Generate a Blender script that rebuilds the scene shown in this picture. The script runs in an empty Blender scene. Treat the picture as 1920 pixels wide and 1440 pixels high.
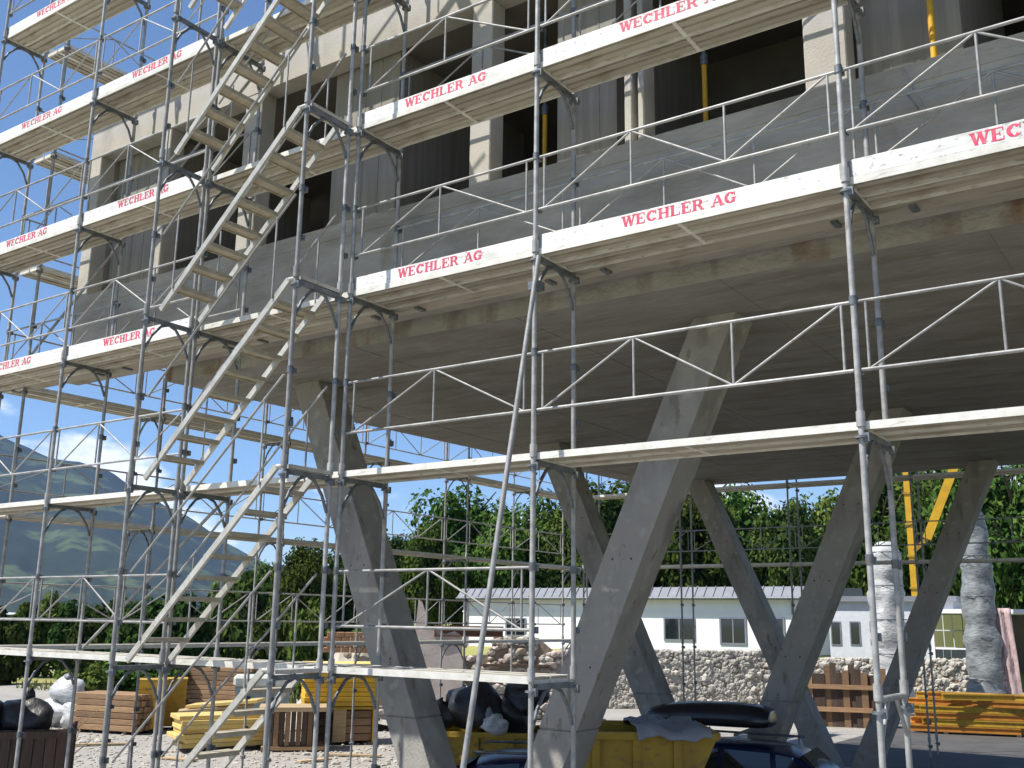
import bpy, bmesh, math, random
from mathutils import Vector, Matrix, noise as mnoise
random.seed(7)
sc = bpy.context.scene
COL = sc.collection

# ------------------------------------------------------------------ camera
CZ = 3.2                                   # camera height above the yard
FPX, PITCH, ROLL, YAW = 1914.85, math.radians(13.055), math.radians(0.843), math.radians(34.8715)
_cy, _sy, _cp, _sp = math.cos(YAW), math.sin(YAW), math.cos(PITCH), math.sin(PITCH)
FW = Vector((-_sy * _cp, _cy * _cp, _sp)); R0 = Vector((_cy, _sy, 0)); U0 = R0.cross(FW)
RT = math.cos(ROLL) * R0 + math.sin(ROLL) * U0
UP = -math.sin(ROLL) * R0 + math.cos(ROLL) * U0
cd = bpy.data.cameras.new('camera'); cam = bpy.data.objects.new('camera', cd); COL.objects.link(cam)
cd.sensor_width = 36; cd.lens = 36 * FPX / 1920; cd.clip_start = .1; cd.clip_end = 20000
M = Matrix((RT, UP, -FW)).transposed().to_4x4(); M.translation = (0, 0, CZ); cam.matrix_world = M
sc.camera = cam

# ------------------------------------------------------------------ sky, sun, exposure
SUNV = Vector((-.62, -.785, 1.53)).normalized()
w = bpy.data.worlds.new('World'); sc.world = w; w.use_nodes = True
nt = w.node_tree; nt.nodes.clear()
wo = nt.nodes.new('ShaderNodeOutputWorld'); bg = nt.nodes.new('ShaderNodeBackground')
sky = nt.nodes.new('ShaderNodeTexSky'); sky.sky_type = 'NISHITA'; sky.sun_disc = False
sky.sun_elevation = math.asin(SUNV.z); sky.sun_rotation = math.atan2(SUNV.x, SUNV.y)
sky.altitude = 500; sky.air_density = 1.0; sky.dust_density = .15; sky.ozone_density = 4.0
bg.inputs[1].default_value = .08
# low cumulus all round the horizon
geo = nt.nodes.new('ShaderNodeTexCoord'); sep = nt.nodes.new('ShaderNodeSeparateXYZ')
nt.links.new(geo.outputs['Generated'], sep.inputs[0])
mp = nt.nodes.new('ShaderNodeMapping'); mp.inputs['Scale'].default_value = (5.2, 5.2, 13)
mp.inputs['Location'].default_value = (1.35, .7, .4)
nt.links.new(geo.outputs['Generated'], mp.inputs[0])
nz = nt.nodes.new('ShaderNodeTexNoise'); nz.inputs['Scale'].default_value = 1.0; nz.inputs['Detail'].default_value = 7
nz.inputs['Roughness'].default_value = .55
nt.links.new(mp.outputs[0], nz.inputs[0])
hr = nt.nodes.new('ShaderNodeMapRange'); hr.inputs[1].default_value = .24; hr.inputs[2].default_value = .0
hr.inputs[3].default_value = -.22; hr.inputs[4].default_value = .16
nt.links.new(sep.outputs[2], hr.inputs[0])
ad = nt.nodes.new('ShaderNodeMath'); ad.operation = 'ADD'
nt.links.new(nz.outputs[0], ad.inputs[0]); nt.links.new(hr.outputs[0], ad.inputs[1])
cr = nt.nodes.new('ShaderNodeMapRange'); cr.interpolation_type = 'SMOOTHSTEP'
cr.inputs[1].default_value = .49; cr.inputs[2].default_value = .60
nt.links.new(ad.outputs[0], cr.inputs[0])
mx = nt.nodes.new('ShaderNodeMixRGB'); mx.inputs[2].default_value = (9, 9.2, 9.6, 1)
nt.links.new(cr.outputs[0], mx.inputs[0]); nt.links.new(sky.outputs[0], mx.inputs[1])
nt.links.new(mx.outputs[0], bg.inputs[0]); nt.links.new(bg.outputs[0], wo.inputs[0])
sd = bpy.data.lights.new('sun', 'SUN'); sd.energy = 4.2; sd.angle = math.radians(.53); sd.color = (1, .955, .88)
sun = bpy.data.objects.new('sun', sd); COL.objects.link(sun)
sun.rotation_euler = SUNV.to_track_quat('Z', 'Y').to_euler(); sun.location = (0, 0, 60)
sc.view_settings.view_transform = 'Standard'; sc.view_settings.look = 'None'
sc.view_settings.exposure = .93; sc.view_settings.gamma = 1; sc.view_settings.use_curve_mapping = False
sc.render.engine = 'CYCLES'
sc.cycles.max_bounces = 7; sc.cycles.diffuse_bounces = 4; sc.cycles.glossy_bounces = 3
sc.cycles.transmission_bounces = 4; sc.cycles.transparent_max_bounces = 6; sc.cycles.volume_bounces = 0
sc.cycles.use_denoising = True; sc.cycles.sample_clamp_indirect = 6

# ------------------------------------------------------------------ helpers
def ray(u, v): return FW + RT * ((u - 960) / FPX) + UP * ((720 - v) / FPX)
def atY(u, v, Y): d = ray(u, v); p = d * (Y / d.y); p.z += CZ; return p
def atX(u, v, X): d = ray(u, v); p = d * (X / d.x); p.z += CZ; return p
def atZ(u, v, Z): d = ray(u, v); p = d * ((Z - CZ) / d.z); p.z += CZ; return p
def atD(u, v, D): p = ray(u, v) * D; p.z += CZ; return p

def tag(o, label, cat, group=None):
    o['label'] = label; o['category'] = cat
    if group: o['group'] = group
    return o
def thing(name, label, cat, loc=(0, 0, 0), rz=0, group=None):
    o = bpy.data.objects.new(name, None); COL.objects.link(o)
    o.location = loc; o.rotation_euler = (0, 0, rz); o.empty_display_size = .3
    return tag(o, label, cat, group)
def inst(name, me, parent=None, loc=(0, 0, 0), rz=0, scale=None):
    o = bpy.data.objects.new(name, me); COL.objects.link(o); o.parent = parent
    o.location = loc; o.rotation_euler = (0, 0, rz)
    if scale is not None: o.scale = scale
    return o
def struct(o): o['kind'] = 'structure'; return o

class MB:
    def __init__(s): s.v = []; s.f = []; s.sm = []; s.mi = []
    def add(s, vs, fs, smooth=False, mi=0):
        b = len(s.v); s.v += [tuple(x) for x in vs]
        for f in fs: s.f.append([b + i for i in f]); s.sm.append(smooth); s.mi.append(mi)
        return s
    def box(s, x0, x1, y0, y1, z0, z1, mi=0):
        return s.add([(x0, y0, z0), (x1, y0, z0), (x1, y1, z0), (x0, y1, z0), (x0, y0, z1), (x1, y0, z1), (x1, y1, z1), (x0, y1, z1)],
                     [(0, 3, 2, 1), (4, 5, 6, 7), (0, 1, 5, 4), (1, 2, 6, 5), (2, 3, 7, 6), (3, 0, 4, 7)], False, mi)
    def bbox(s, x0, x1, y0, y1, z0, z1, b=.02, mi=0):          # box with chamfered edges
        bm = bmesh.new(); bmesh.ops.create_cube(bm, size=1)
        for v in bm.verts: v.co = Vector(((x0 + x1) / 2 + v.co.x * (x1 - x0), (y0 + y1) / 2 + v.co.y * (y1 - y0), (z0 + z1) / 2 + v.co.z * (z1 - z0)))
        bmesh.ops.bevel(bm, geom=bm.edges[:], offset=b, segments=1, affect='EDGES')
        bm.verts.index_update()
        s.add([v.co for v in bm.verts], [[v.index for v in f.verts] for f in bm.faces], False, mi); bm.free(); return s
    def tube(s, p0, p1, r, n=8, mi=0, r1=None, cap=True):
        p0 = Vector(p0); p1 = Vector(p1); d = (p1 - p0)
        if d.length < 1e-6: return s
        q = d.to_track_quat('Z', 'Y'); r1 = r if r1 is None else r1
        vs = []
        for p, rr in ((p0, r), (p1, r1)):
            for i in range(n):
                a = 2 * math.pi * i / n; vs.append(p + q @ Vector((rr * math.cos(a), rr * math.sin(a), 0)))
        s.add(vs, [(i, (i + 1) % n, n + (i + 1) % n, n + i) for i in range(n)], True, mi)
        if cap: s.add(vs, [list(range(n))[::-1], list(range(n, 2 * n))], False, mi)
        return s
    def poly_tube(s, pts, r, n=8, mi=0):
        for a, b in zip(pts[:-1], pts[1:]): s.tube(a, b, r, n, mi)
        return s
    def bar(s, p0, p1, wd, ht, mi=0, up=(0, 0, 1)):             # rectangular bar between points
        p0 = Vector(p0); p1 = Vector(p1); d = (p1 - p0).normalized(); up = Vector(up)
        sd = d.cross(up).normalized(); u2 = sd.cross(d).normalized()
        vs = []
        for p in (p0, p1):
            for a, b in ((-1, -1), (1, -1), (1, 1), (-1, 1)): vs.append(p + sd * (a * wd / 2) + u2 * (b * ht / 2))
        return s.add(vs, [(3, 2, 1, 0), (4, 5, 6, 7), (0, 1, 5, 4), (1, 2, 6, 5), (2, 3, 7, 6), (3, 0, 4, 7)], False, mi)
    def prism(s, pts, y0, y1, mi=0, axis='y'):                  # polygon in xz extruded along y (or yz along x, xy along z)
        n = len(pts)
        def P(a, b, c): return {'y': (a, c, b), 'x': (c, a, b), 'z': (a, b, c)}[axis]
        vs = [P(a, b, y0) for a, b in pts] + [P(a, b, y1) for a, b in pts]
        return s.add(vs, [list(range(n)), list(range(n, 2 * n))[::-1]] + [(i, n + i, n + (i + 1) % n, (i + 1) % n) for i in range(n)], False, mi)
    def lathe(s, prof, c=(0, 0, 0), n=20, mi=0):
        c = Vector(c); vs = []
        for r, z in prof:
            for i in range(n):
                a = 2 * math.pi * i / n; vs.append(c + Vector((r * math.cos(a), r * math.sin(a), z)))
        fs = []
        for k in range(len(prof) - 1):
            for i in range(n): fs.append((k * n + i, k * n + (i + 1) % n, (k + 1) * n + (i + 1) % n, (k + 1) * n + i))
        s.add(vs, fs, True, mi)
        return s
    def rock(s, c, r, sx=1, sy=1, sz=1, mi=0, smooth=False, sub=1, rough=.25):
        bm = bmesh.new(); bmesh.ops.create_icosphere(bm, subdivisions=sub, radius=1)
        o = Vector((random.uniform(-99, 99), random.uniform(-99, 99), random.uniform(-99, 99)))
        vs = []
        for v in bm.verts:
            k = 1 + rough * mnoise.noise(v.co * 1.3 + o) * 2
            vs.append(Vector(c) + Vector((v.co.x * sx, v.co.y * sy, v.co.z * sz)) * (r * k))
        s.add(vs, [[v.index for v in f.verts] for f in bm.faces], smooth, mi); bm.free(); return s
    def mesh(s, name, mats):
        me = bpy.data.meshes.new(name); me.from_pydata(s.v, [], s.f)
        for m in (mats if isinstance(mats, (list, tuple)) else [mats]): me.materials.append(m)
        me.polygons.foreach_set('use_smooth', s.sm); me.polygons.foreach_set('material_index', s.mi)
        me.update(); return me
    def build(s, name, mats, parent=None, loc=(0, 0, 0), rz=0):
        return inst(name, s.mesh(name, mats), parent, loc, rz)

# ------------------------------------------------------------------ materials
def mat(name, c1, c2=None, rough=.7, metal=0, scale=4, bump=0, bscale=None, stretch=(1, 1, 1), detail=6, extra=None, coord='Object', lo=.35, hi=.65, spec=.5, rnd=0):
    m = bpy.data.materials.new(name); m.use_nodes = True; t = m.node_tree; b = t.nodes['Principled BSDF']
    b.inputs['Roughness'].default_value = rough; b.inputs['Metallic'].default_value = metal
    b.inputs['Specular IOR Level'].default_value = spec
    if c2 is None: c2 = tuple(x * .8 for x in c1)
    tc = t.nodes.new('ShaderNodeTexCoord'); mp = t.nodes.new('ShaderNodeMapping'); mp.inputs['Scale'].default_value = stretch
    t.links.new(tc.outputs[coord], mp.inputs[0])
    n = t.nodes.new('ShaderNodeTexNoise'); n.inputs['Scale'].default_value = scale; n.inputs['Detail'].default_value = detail
    n.inputs['Roughness'].default_value = .6
    t.links.new(mp.outputs[0], n.inputs[0])
    r = t.nodes.new('ShaderNodeMapRange'); r.inputs[1].default_value = lo; r.inputs[2].default_value = hi
    t.links.new(n.outputs[0], r.inputs[0])
    x = t.nodes.new('ShaderNodeMixRGB'); x.inputs[1].default_value = (*c1, 1); x.inputs[2].default_value = (*c2, 1)
    t.links.new(r.outputs[0], x.inputs[0])
    out = x.outputs[0]
    if extra:
        for (c3, sc3, st3, l3, h3, amt) in extra:
            mp3 = t.nodes.new('ShaderNodeMapping'); mp3.inputs['Scale'].default_value = st3; t.links.new(tc.outputs[coord], mp3.inputs[0])
            mp3.inputs['Location'].default_value = (sc3 * .37, 1.3, 2.1)
            n3 = t.nodes.new('ShaderNodeTexNoise'); n3.inputs['Scale'].default_value = sc3; n3.inputs['Detail'].default_value = 5
            t.links.new(mp3.outputs[0], n3.inputs[0])
            r3 = t.nodes.new('ShaderNodeMapRange'); r3.inputs[1].default_value = l3; r3.inputs[2].default_value = h3; r3.inputs[4].default_value = amt
            t.links.new(n3.outputs[0], r3.inputs[0])
            x3 = t.nodes.new('ShaderNodeMixRGB'); x3.inputs[2].default_value = (*c3, 1)
            t.links.new(r3.outputs[0], x3.inputs[0]); t.links.new(out, x3.inputs[1]); out = x3.outputs[0]
    if rnd:
        oi = t.nodes.new('ShaderNodeObjectInfo'); rr = t.nodes.new('ShaderNodeMapRange'); rr.inputs[3].default_value = 1 - rnd; rr.inputs[4].default_value = 1 + rnd * .6
        hs = t.nodes.new('ShaderNodeHueSaturation'); t.links.new(oi.outputs['Random'], rr.inputs[0]); t.links.new(rr.outputs[0], hs.inputs['Value']); t.links.new(out, hs.inputs['Color']); out = hs.outputs[0]
    t.links.new(out, b.inputs['Base Color'])
    if bump:
        n2 = t.nodes.new('ShaderNodeTexNoise'); n2.inputs['Scale'].default_value = bscale or scale * 4; n2.inputs['Detail'].default_value = 6
        t.links.new(mp.outputs[0], n2.inputs[0])
        bp = t.nodes.new('ShaderNodeBump'); bp.inputs['Strength'].default_value = min(1, bump); bp.inputs['Distance'].default_value = .02
        t.links.new(n2.outputs[0], bp.inputs['Height']); t.links.new(bp.outputs[0], b.inputs['Normal'])
    return m

STEEL = mat('galvanized_steel', (.40, .395, .38), (.25, .25, .245), .55, .2, 9, .1, 60, extra=[((.16, .12, .08), 14, (1, 1, .3), .62, .72, .7)], rnd=0.22)
STEELD = mat('dull_steel', (.20, .22, .24), (.10, .11, .12), .55, .4, 12, extra=[((.17, .10, .06), 10, (1, 1, 1), .6, .7, .6)])
ALU = mat('aluminium_stair', (.56, .545, .49), (.42, .405, .36), .45, .25, 8, extra=[((.30, .26, .18), 18, (1, 1, 1), .58, .72, .6)], rnd=0.12)
EDGE = mat('deck_edge_white', (.78, .77, .72), (.62, .60, .53), .55, 0, 5, extra=[((.25, .21, .15), 9, (1, 1, 4), .6, .75, .7)], rnd=0.15)
PLY = mat('deck_underside', (.48, .445, .37), (.38, .35, .285), .8, 0, 1.5, .05, 20, (.3, 2, 2), extra=[((.22, .165, .10), 5, (.5, 2, 1), .56, .7, .6), ((.36, .20, .12), 3, (.6, 3, 1), .66, .72, .4)], rnd=0.22)
TOE = mat('toe_board_white', (.80, .80, .785), (.66, .655, .63), .65, 0, 2.2, 0, None, (.5, 1, 1), extra=[((.44, .41, .36), 4, (.35, 1, 3), .52, .68, .65), ((.26, .22, .17), 14, (1, 1, 1.5), .60, .70, .7)], rnd=0.09)
RED = mat('red_lettering', (.60, .045, .11), (.66, .22, .26), .6, 0, 14, lo=.5, hi=.8, rnd=.2)
CONC = mat('concrete_light', (.47, .44, .385), (.38, .36, .32), .85, 0, 1.6, .25, 40, extra=[((.24, .225, .20), 2.3, (1, 1, .35), .55, .75, .7), ((.28, .20, .12), 3.1, (1, 1, .4), .66, .74, .35)], rnd=0.06)
CONCV = mat('concrete_column', (.34, .325, .295), (.27, .258, .235), .85, 0, 1.4, .35, 30, extra=[((.17, .165, .15), 2.2, (1, 1, .3), .52, .68, .8), ((.46, .445, .41), 5, (1, 1, 1), .57, .72, .5), ((.14, .12, .09), 7, (1, 1, .5), .63, .70, .6)])
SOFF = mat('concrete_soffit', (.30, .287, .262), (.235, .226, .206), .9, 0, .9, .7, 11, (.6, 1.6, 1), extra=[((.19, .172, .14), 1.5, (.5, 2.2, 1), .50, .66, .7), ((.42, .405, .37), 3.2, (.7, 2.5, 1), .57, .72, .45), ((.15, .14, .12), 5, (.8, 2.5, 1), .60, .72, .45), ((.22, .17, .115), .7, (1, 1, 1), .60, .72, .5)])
ROUGHC = mat('concrete_rough_band', (.41, .385, .34), (.28, .262, .23), .95, 0, 1.8, .8, 16, (.5, 1, 1.6), extra=[((.45, .43, .38), 2.6, (.4, 1, 1), .55, .72, .6), ((.22, .15, .085), 3, (1, 1, .5), .62, .75, .5)])
EDGEC = mat('concrete_stained_bounce_edge', (.44, .42, .38), (.33, .315, .285), .95, 0, 2.2, 1, 12, (.8, 1, 1), extra=[((.24, .205, .16), 2.2, (1.2, 1, .35), .53, .66, .75), ((.20, .10, .04), 1.3, (1, 1, .3), .58, .66, .85)])  # paler base than the soffit stands in for ground bounce; stains and rust are real
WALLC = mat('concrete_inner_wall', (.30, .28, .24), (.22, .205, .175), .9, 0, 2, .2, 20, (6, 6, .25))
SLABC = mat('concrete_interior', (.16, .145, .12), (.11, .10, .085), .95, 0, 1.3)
RUSTC = mat('rust_stain', (.17, .115, .065), (.11, .08, .05), .95, 0, 6)
YEL = mat('yellow_paint', (.72, .43, .02), (.60, .33, .02), .5, 0, 3, extra=[((.40, .27, .10), 6, (1, 1, 2), .58, .74, .6)], rnd=0.15)
YELD = mat('yellow_worn_paint', (.45, .29, .02), (.36, .22, .02), .6, 0, 3, extra=[((.16, .10, .04), 5, (1, 1, 2), .56, .7, .7)])
YPLY = mat('yellow_ply', (.70, .52, .17), (.60, .42, .12), .6, 0, 5, 0, None, (1, 4, 4), extra=[((.68, .60, .45), 4, (1, 1, 1), .58, .72, .7)], rnd=0.22)
WOOD = mat('raw_timber', (.34, .21, .11), (.23, .135, .07), .85, 0, 5, .3, 40, (.4, 4, 4), rnd=0.4)
WOODL = mat('pale_timber', (.50, .38, .23), (.40, .28, .15), .85, 0, 5, .3, 40, (.4, 4, 4), rnd=0.3)
WOODD = mat('dark_timber', (.10, .065, .045), (.06, .04, .03), .9, 0, 5, .3, 40, (4, 4, .4), rnd=0.3)
ORNG = mat('orange_beam', (.62, .27, .03), (.48, .19, .02), .6, 0, 5, extra=[((.30, .13, .03), 5, (1, 1, 1), .58, .72, .6)], rnd=0.35)
PLAST = mat('white_plastic', (.56, .56, .55), (.36, .37, .37), .5, 0, 4, 1, 9, (1, 1, 2), extra=[((.20, .21, .21), 3.5, (1, 1, 2.5), .56, .68, .7)])
PLASTG = mat('grey_plastic_wrap', (.26, .275, .28), (.14, .155, .16), .5, 0, 4, 1, 8, (1, 1, 2.5), extra=[((.09, .10, .10), 3, (1, 1, 3), .54, .66, .8)])
BLKBAG = mat('black_bag', (.014, .014, .016), (.028, .028, .032), .45, 0, 6, 1, 9)
GREYT = mat('grey_tarp', (.30, .32, .36), (.22, .24, .27), .7, 0, 4, .6, 9)
PINK = mat('pink_net', (.52, .40, .39), (.40, .28, .28), .8, 0, 6, .5, 12)
BLUE = mat('blue_car_paint', (.012, .022, .085), (.010, .018, .07), .22, .25, 3)
RUBB = mat('black_rubber', (.02, .02, .02), (.03, .03, .03), .7)
CHRM = mat('bright_trim', (.6, .62, .64), (.5, .5, .5), .25, .9)
WHITE = mat('white_render', (.82, .82, .81), (.76, .76, .75), .85, 0, 1, extra=[((.62, .62, .60), 1.2, (1, 1, .3), .58, .75, .5)])
ROOFG = mat('grey_roof_sheet', (.20, .21, .24), (.16, .17, .19), .7, 0, 2)
STONE = mat('pale_stone', (.58, .54, .47), (.37, .345, .295), .95, 0, 2.2, .4, 12, lo=.3, hi=.7, rnd=0.3)
MASON = mat('old_masonry', (.42, .34, .26), (.30, .23, .17), .95, 0, 3, .8, 9, extra=[((.52, .46, .38), 5, (1, 1, 1), .55, .7, .8)], rnd=0.35)
PINKC = mat('old_concrete_pinkish', (.56, .48, .43), (.44, .38, .34), .95, 0, 2, .5, 14)
RUST = mat('rusty_steel', (.19, .085, .05), (.12, .055, .035), .8, 0, 6)
EARTH = mat('raw_earth', (.30, .22, .14), (.19, .135, .085), .98, 0, 1.6, .9, 8)
GRAV = mat('gravel_ground', (.32, .30, .27), (.25, .235, .21), .95, 0, .5, .7, 30, extra=[((.30, .275, .235), 1.7, (1, 1, 1), .52, .7, .7), ((.42, .40, .36), 7, (1, 1, 1), .5, .7, .5)])
SHADEG = mat('dark_shade_ground', (.085, .082, .078), (.060, .058, .056), .9, 0, 1.2, .5, 60)
MEAD = mat('meadow', (.20, .24, .06), (.32, .27, .09), .95, 0, .12, .5, 9, (.25, 1.6, 1), extra=[((.08, .13, .03), .3, (.3, 2, 1), .5, .6, .9)])
HILL = mat('far_hillside', (.008, .017, .007), (.013, .025, .009), .95, 0, .004, 0, None, extra=[((.062, .088, .034), .0065, (1, 1, 2.5), .54, .59, .9), ((.012, .024, .011), .012, (1, 1, 1), .5, .6, .8), ((.006, .012, .006), .05, (1, 1, 1), .5, .62, .8)])
def glassmat(name, c, rough=.05):
    m = mat(name, c, c, rough, 0, 3, spec=.8); return m
GLASS = glassmat('dark_glass', (.015, .02, .024))
GREENG = glassmat('greenish_panes', (.15, .16, .06), .15)

def leafmat(name, a, b2, c3):
    m = bpy.data.materials.new(name); m.use_nodes = True; t = m.node_tree; t.nodes.remove(t.nodes['Principled BSDF'])
    o = t.nodes['Material Output']; df = t.nodes.new('ShaderNodeBsdfDiffuse'); tr = t.nodes.new('ShaderNodeBsdfTranslucent')
    tc = t.nodes.new('ShaderNodeTexCoord'); oi = t.nodes.new('ShaderNodeObjectInfo')
    n = t.nodes.new('ShaderNodeTexNoise'); n.inputs['Scale'].default_value = 1.1; n.inputs['Detail'].default_value = 4
    t.links.new(tc.outputs['Object'], n.inputs[0])
    g = t.nodes.new('ShaderNodeNewGeometry')
    mm = t.nodes.new('ShaderNodeMath'); mm.operation = 'MULTIPLY_ADD'; mm.inputs[1].default_value = .45
    t.links.new(g.outputs['Random Per Island'], mm.inputs[0]); t.links.new(n.outputs[0], mm.inputs[2])
    r = t.nodes.new('ShaderNodeValToRGB'); e = r.color_ramp.elements
    e[0].position = .38; e[0].color = (*a, 1); e[1].position = .95; e[1].color = (*c3, 1)
    k = e.new(.66); k.color = (*b2, 1)
    t.links.new(mm.outputs[0], r.inputs[0])
    mixs = t.nodes.new('ShaderNodeMixShader'); mixs.inputs[0].default_value = .22
    hs = t.nodes.new('ShaderNodeHueSaturation'); mr = t.nodes.new('ShaderNodeMapRange'); mr.inputs[3].default_value = .5; mr.inputs[4].default_value = 1.05
    mh = t.nodes.new('ShaderNodeMapRange'); mh.inputs[3].default_value = .47; mh.inputs[4].default_value = .525; sh = t.nodes.new('ShaderNodeMath'); sh.operation = 'FRACT'; s7 = t.nodes.new('ShaderNodeMath'); s7.operation = 'MULTIPLY'; s7.inputs[1].default_value = 7.31
    t.links.new(oi.outputs['Random'], s7.inputs[0]); t.links.new(s7.outputs[0], sh.inputs[0]); t.links.new(sh.outputs[0], mh.inputs[0]); t.links.new(mh.outputs[0], hs.inputs['Hue'])
    t.links.new(oi.outputs['Random'], mr.inputs[0]); t.links.new(mr.outputs[0], hs.inputs['Value']); t.links.new(r.outputs[0], hs.inputs['Color'])
    t.links.new(hs.outputs[0], df.inputs[0]); t.links.new(hs.outputs[0], tr.inputs[0])
    t.links.new(df.outputs[0], mixs.inputs[1]); t.links.new(tr.outputs[0], mixs.inputs[2]); t.links.new(mixs.outputs[0], o.inputs[0])
    return m
LEAF = leafmat('broad_leaves', (.022, .048, .012), (.068, .125, .026), (.155, .21, .048))
LEAF2 = leafmat('dark_leaves', (.016, .036, .012), (.042, .08, .020), (.10, .145, .038))
BARK = mat('bark', (.10, .075, .05), (.06, .045, .03), .95, 0, 6)

# ================================================================== SETTING
def grid(name, x0, x1, y0, y1, nx, ny, hf, m):
    vs = [(x0 + (x1 - x0) * i / nx, y0 + (y1 - y0) * j / ny) for j in range(ny + 1) for i in range(nx + 1)]
    b = MB(); b.add([(x, y, hf(x, y)) for x, y in vs], [(j * (nx + 1) + i, j * (nx + 1) + i + 1, (j + 1) * (nx + 1) + i + 1, (j + 1) * (nx + 1) + i) for j in range(ny) for i in range(nx)], True)
    return struct(b.build(name, m))
def radial(name, hf, m, rads, na=96):
    vs = []; fs = []
    for r in rads:
        for i in range(na):
            a = 2 * math.pi * i / na; x, y = r * math.cos(a), r * math.sin(a); vs.append((x, y, hf(x, y)))
    for k in range(len(rads) - 1):
        for i in range(na): fs.append((k * na + i, k * na + (i + 1) % na, (k + 1) * na + (i + 1) % na, (k + 1) * na + i))
    b = MB(); b.add(vs, fs, True); return struct(b.build(name, m))
radial('ground', lambda x, y: -.03, MEAD, [0.01, 60, 200, 600, 1500, 3000, 4700])
# gravel yard sheet
def yard(x, y): return .012 * mnoise.noise(Vector((x * .5, y * .5, 0))) + .02 * mnoise.noise(Vector((x * .13, y * .13, 3)))+.02
grid('yard', -46, 22, -14, 46, 110, 100, yard, GRAV)
b = MB(); b.prism([(-9.5, 8.6), (22, 7.4), (22, 38), (-9.5, 36)], -.05, .055, 0, 'z'); struct(b.build('shade_ground', SHADEG))  # dark sheet added under and behind the building to deepen shade and cut bounce
# grassy bank behind the yard
def bank(x, y): t = max(0, min(1, (y - 41) / 5)); return -.2 + 2.0 * t * t * (3 - 2 * t) + .08 * mnoise.noise(Vector((x * .4, y * .4, 1)))
grid('grass_bank', -60, 70, 41, 160, 60, 40, bank, MEAD)
# mountain slope: ridge heights follow the photographed skyline, 2.4 km off
PROF = [(-700, 560), (-400, 640), (-200, 740), (0, 812), (60, 842), (100, 860), (150, 866), (200, 884), (250, 912), (300, 938), (340, 962), (380, 988), (430, 1018), (480, 1046), (560, 1082), (660, 1112), (800, 1128), (1000, 1136), (1400, 1138), (2000, 1136), (2800, 1134)]
def hillmesh():
    b = MB(); n = 260; rows = 26; vs = []; fs = []
    for i in range(n + 1):
        u = -700 + 3500 * i / n
        for (u0, v0), (u1, v1) in zip(PROF[:-1], PROF[1:]):
            if u0 <= u <= u1: vv = v0 + (v1 - v0) * (u - u0) / (u1 - u0)
        top = atD(u, vv, 2500); d = Vector((top.x, top.y, 0)); L = d.length; d /= L; H = top.z
        for j in range(rows + 1):
            t = j / rows; dist = L - (1 - t) * (900 + H * 1.6)
            z = H * (t ** 1.25)
            z += (28 * mnoise.noise(Vector((d.x * L * .004, d.y * L * .004 + t * 3, 4.2))) * math.sin(math.pi * t) + 9 * mnoise.noise(Vector((d.x * L * .02, d.y * L * .02, t * 9)))) * min(1, H / 150)
            vs.append((d.x * dist, d.y * dist, max(-1, z)))
    for i in range(n):
        for j in range(rows): a = i * (rows + 1) + j; fs.append((a, a + rows + 1, a + rows + 2, a + 1))
    b.add(vs, fs, True); return struct(b.build('hills', HILL))
hillmesh()

# ================================================================== BUILDING
WY = 8.72; XL = -14.53; XR = 14.0; YB = 23.8; SOF = 6.587; SX = -12.66; SY = 9.2; SILL = 8.07; LIN = 10.44; UND = 7.46
bld = thing('concrete_building', 'raw concrete building under construction raised on slanting V columns', 'building', (0, 0, 0))
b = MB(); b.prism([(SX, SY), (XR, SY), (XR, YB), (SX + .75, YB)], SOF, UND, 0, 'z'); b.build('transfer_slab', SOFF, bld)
b = MB(); b.box(XL, XR, WY, WY + .22, 6.70, SILL - .19)
b.build('sill_wall', ROUGHC, bld)
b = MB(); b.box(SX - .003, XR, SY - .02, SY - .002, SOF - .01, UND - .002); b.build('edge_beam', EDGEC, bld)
b = MB(); b.box(XL, XR, WY - .012, WY + .24, SILL - .19, SILL); b.build('sill_cap', ROUGHC, bld)
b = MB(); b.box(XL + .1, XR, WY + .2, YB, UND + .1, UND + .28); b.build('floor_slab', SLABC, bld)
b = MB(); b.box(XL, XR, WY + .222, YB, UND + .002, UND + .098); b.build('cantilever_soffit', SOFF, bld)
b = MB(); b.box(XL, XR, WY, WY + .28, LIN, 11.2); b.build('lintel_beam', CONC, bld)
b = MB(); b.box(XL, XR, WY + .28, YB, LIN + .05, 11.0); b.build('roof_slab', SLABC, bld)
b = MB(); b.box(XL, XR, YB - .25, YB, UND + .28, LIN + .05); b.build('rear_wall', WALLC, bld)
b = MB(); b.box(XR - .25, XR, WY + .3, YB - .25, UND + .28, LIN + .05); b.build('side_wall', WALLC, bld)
b = MB()                                                           # gable wall with a window gap
b.box(XL, XL + .25, WY + .28, 10.7, SILL, LIN + .05); b.box(XL, XL + .25, 12.6, YB - .25, SILL, LIN + .05); b.box(XL, XL + .25, WY + .22, YB - .25, UND + .1, SILL)
b.build('gable_wall', CONC, bld)
for x0, x1 in ((-14.52, -14.24), (-12.60, -12.46), (-10.78, -10.44), (-6.74, -6.44), (-4.69, -4.60), (-4.53, -4.46), (-2.76, -2.36), (1.2, 1.6), (4.4, 4.75), (8, 8.35)):
    b = MB(); b.bbox(x0, x1, WY + .006, WY + .27, SILL, LIN, .012); b.build('pier', CONC, bld)
for x0, x1 in ((-14.2, -12.75), (-9.3, -8.15), (-5.72, -4.95), (-2.30, -1.42), (2.5, 3.6)):
    b = MB(); b.box(x0, x1, WY + .32, WY + .52, SILL - .15, LIN + .05)
    b.box(x1 - .2, x1, WY + .52, WY + 3.2, SILL - .15, LIN + .05)
    k = x0 + .25
    while k < x1 - .1: b.box(k, k + .012, WY + .314, WY + .32, SILL - .1, LIN); k += .29
    b.build('inner_wall', WALLC, bld)
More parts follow.
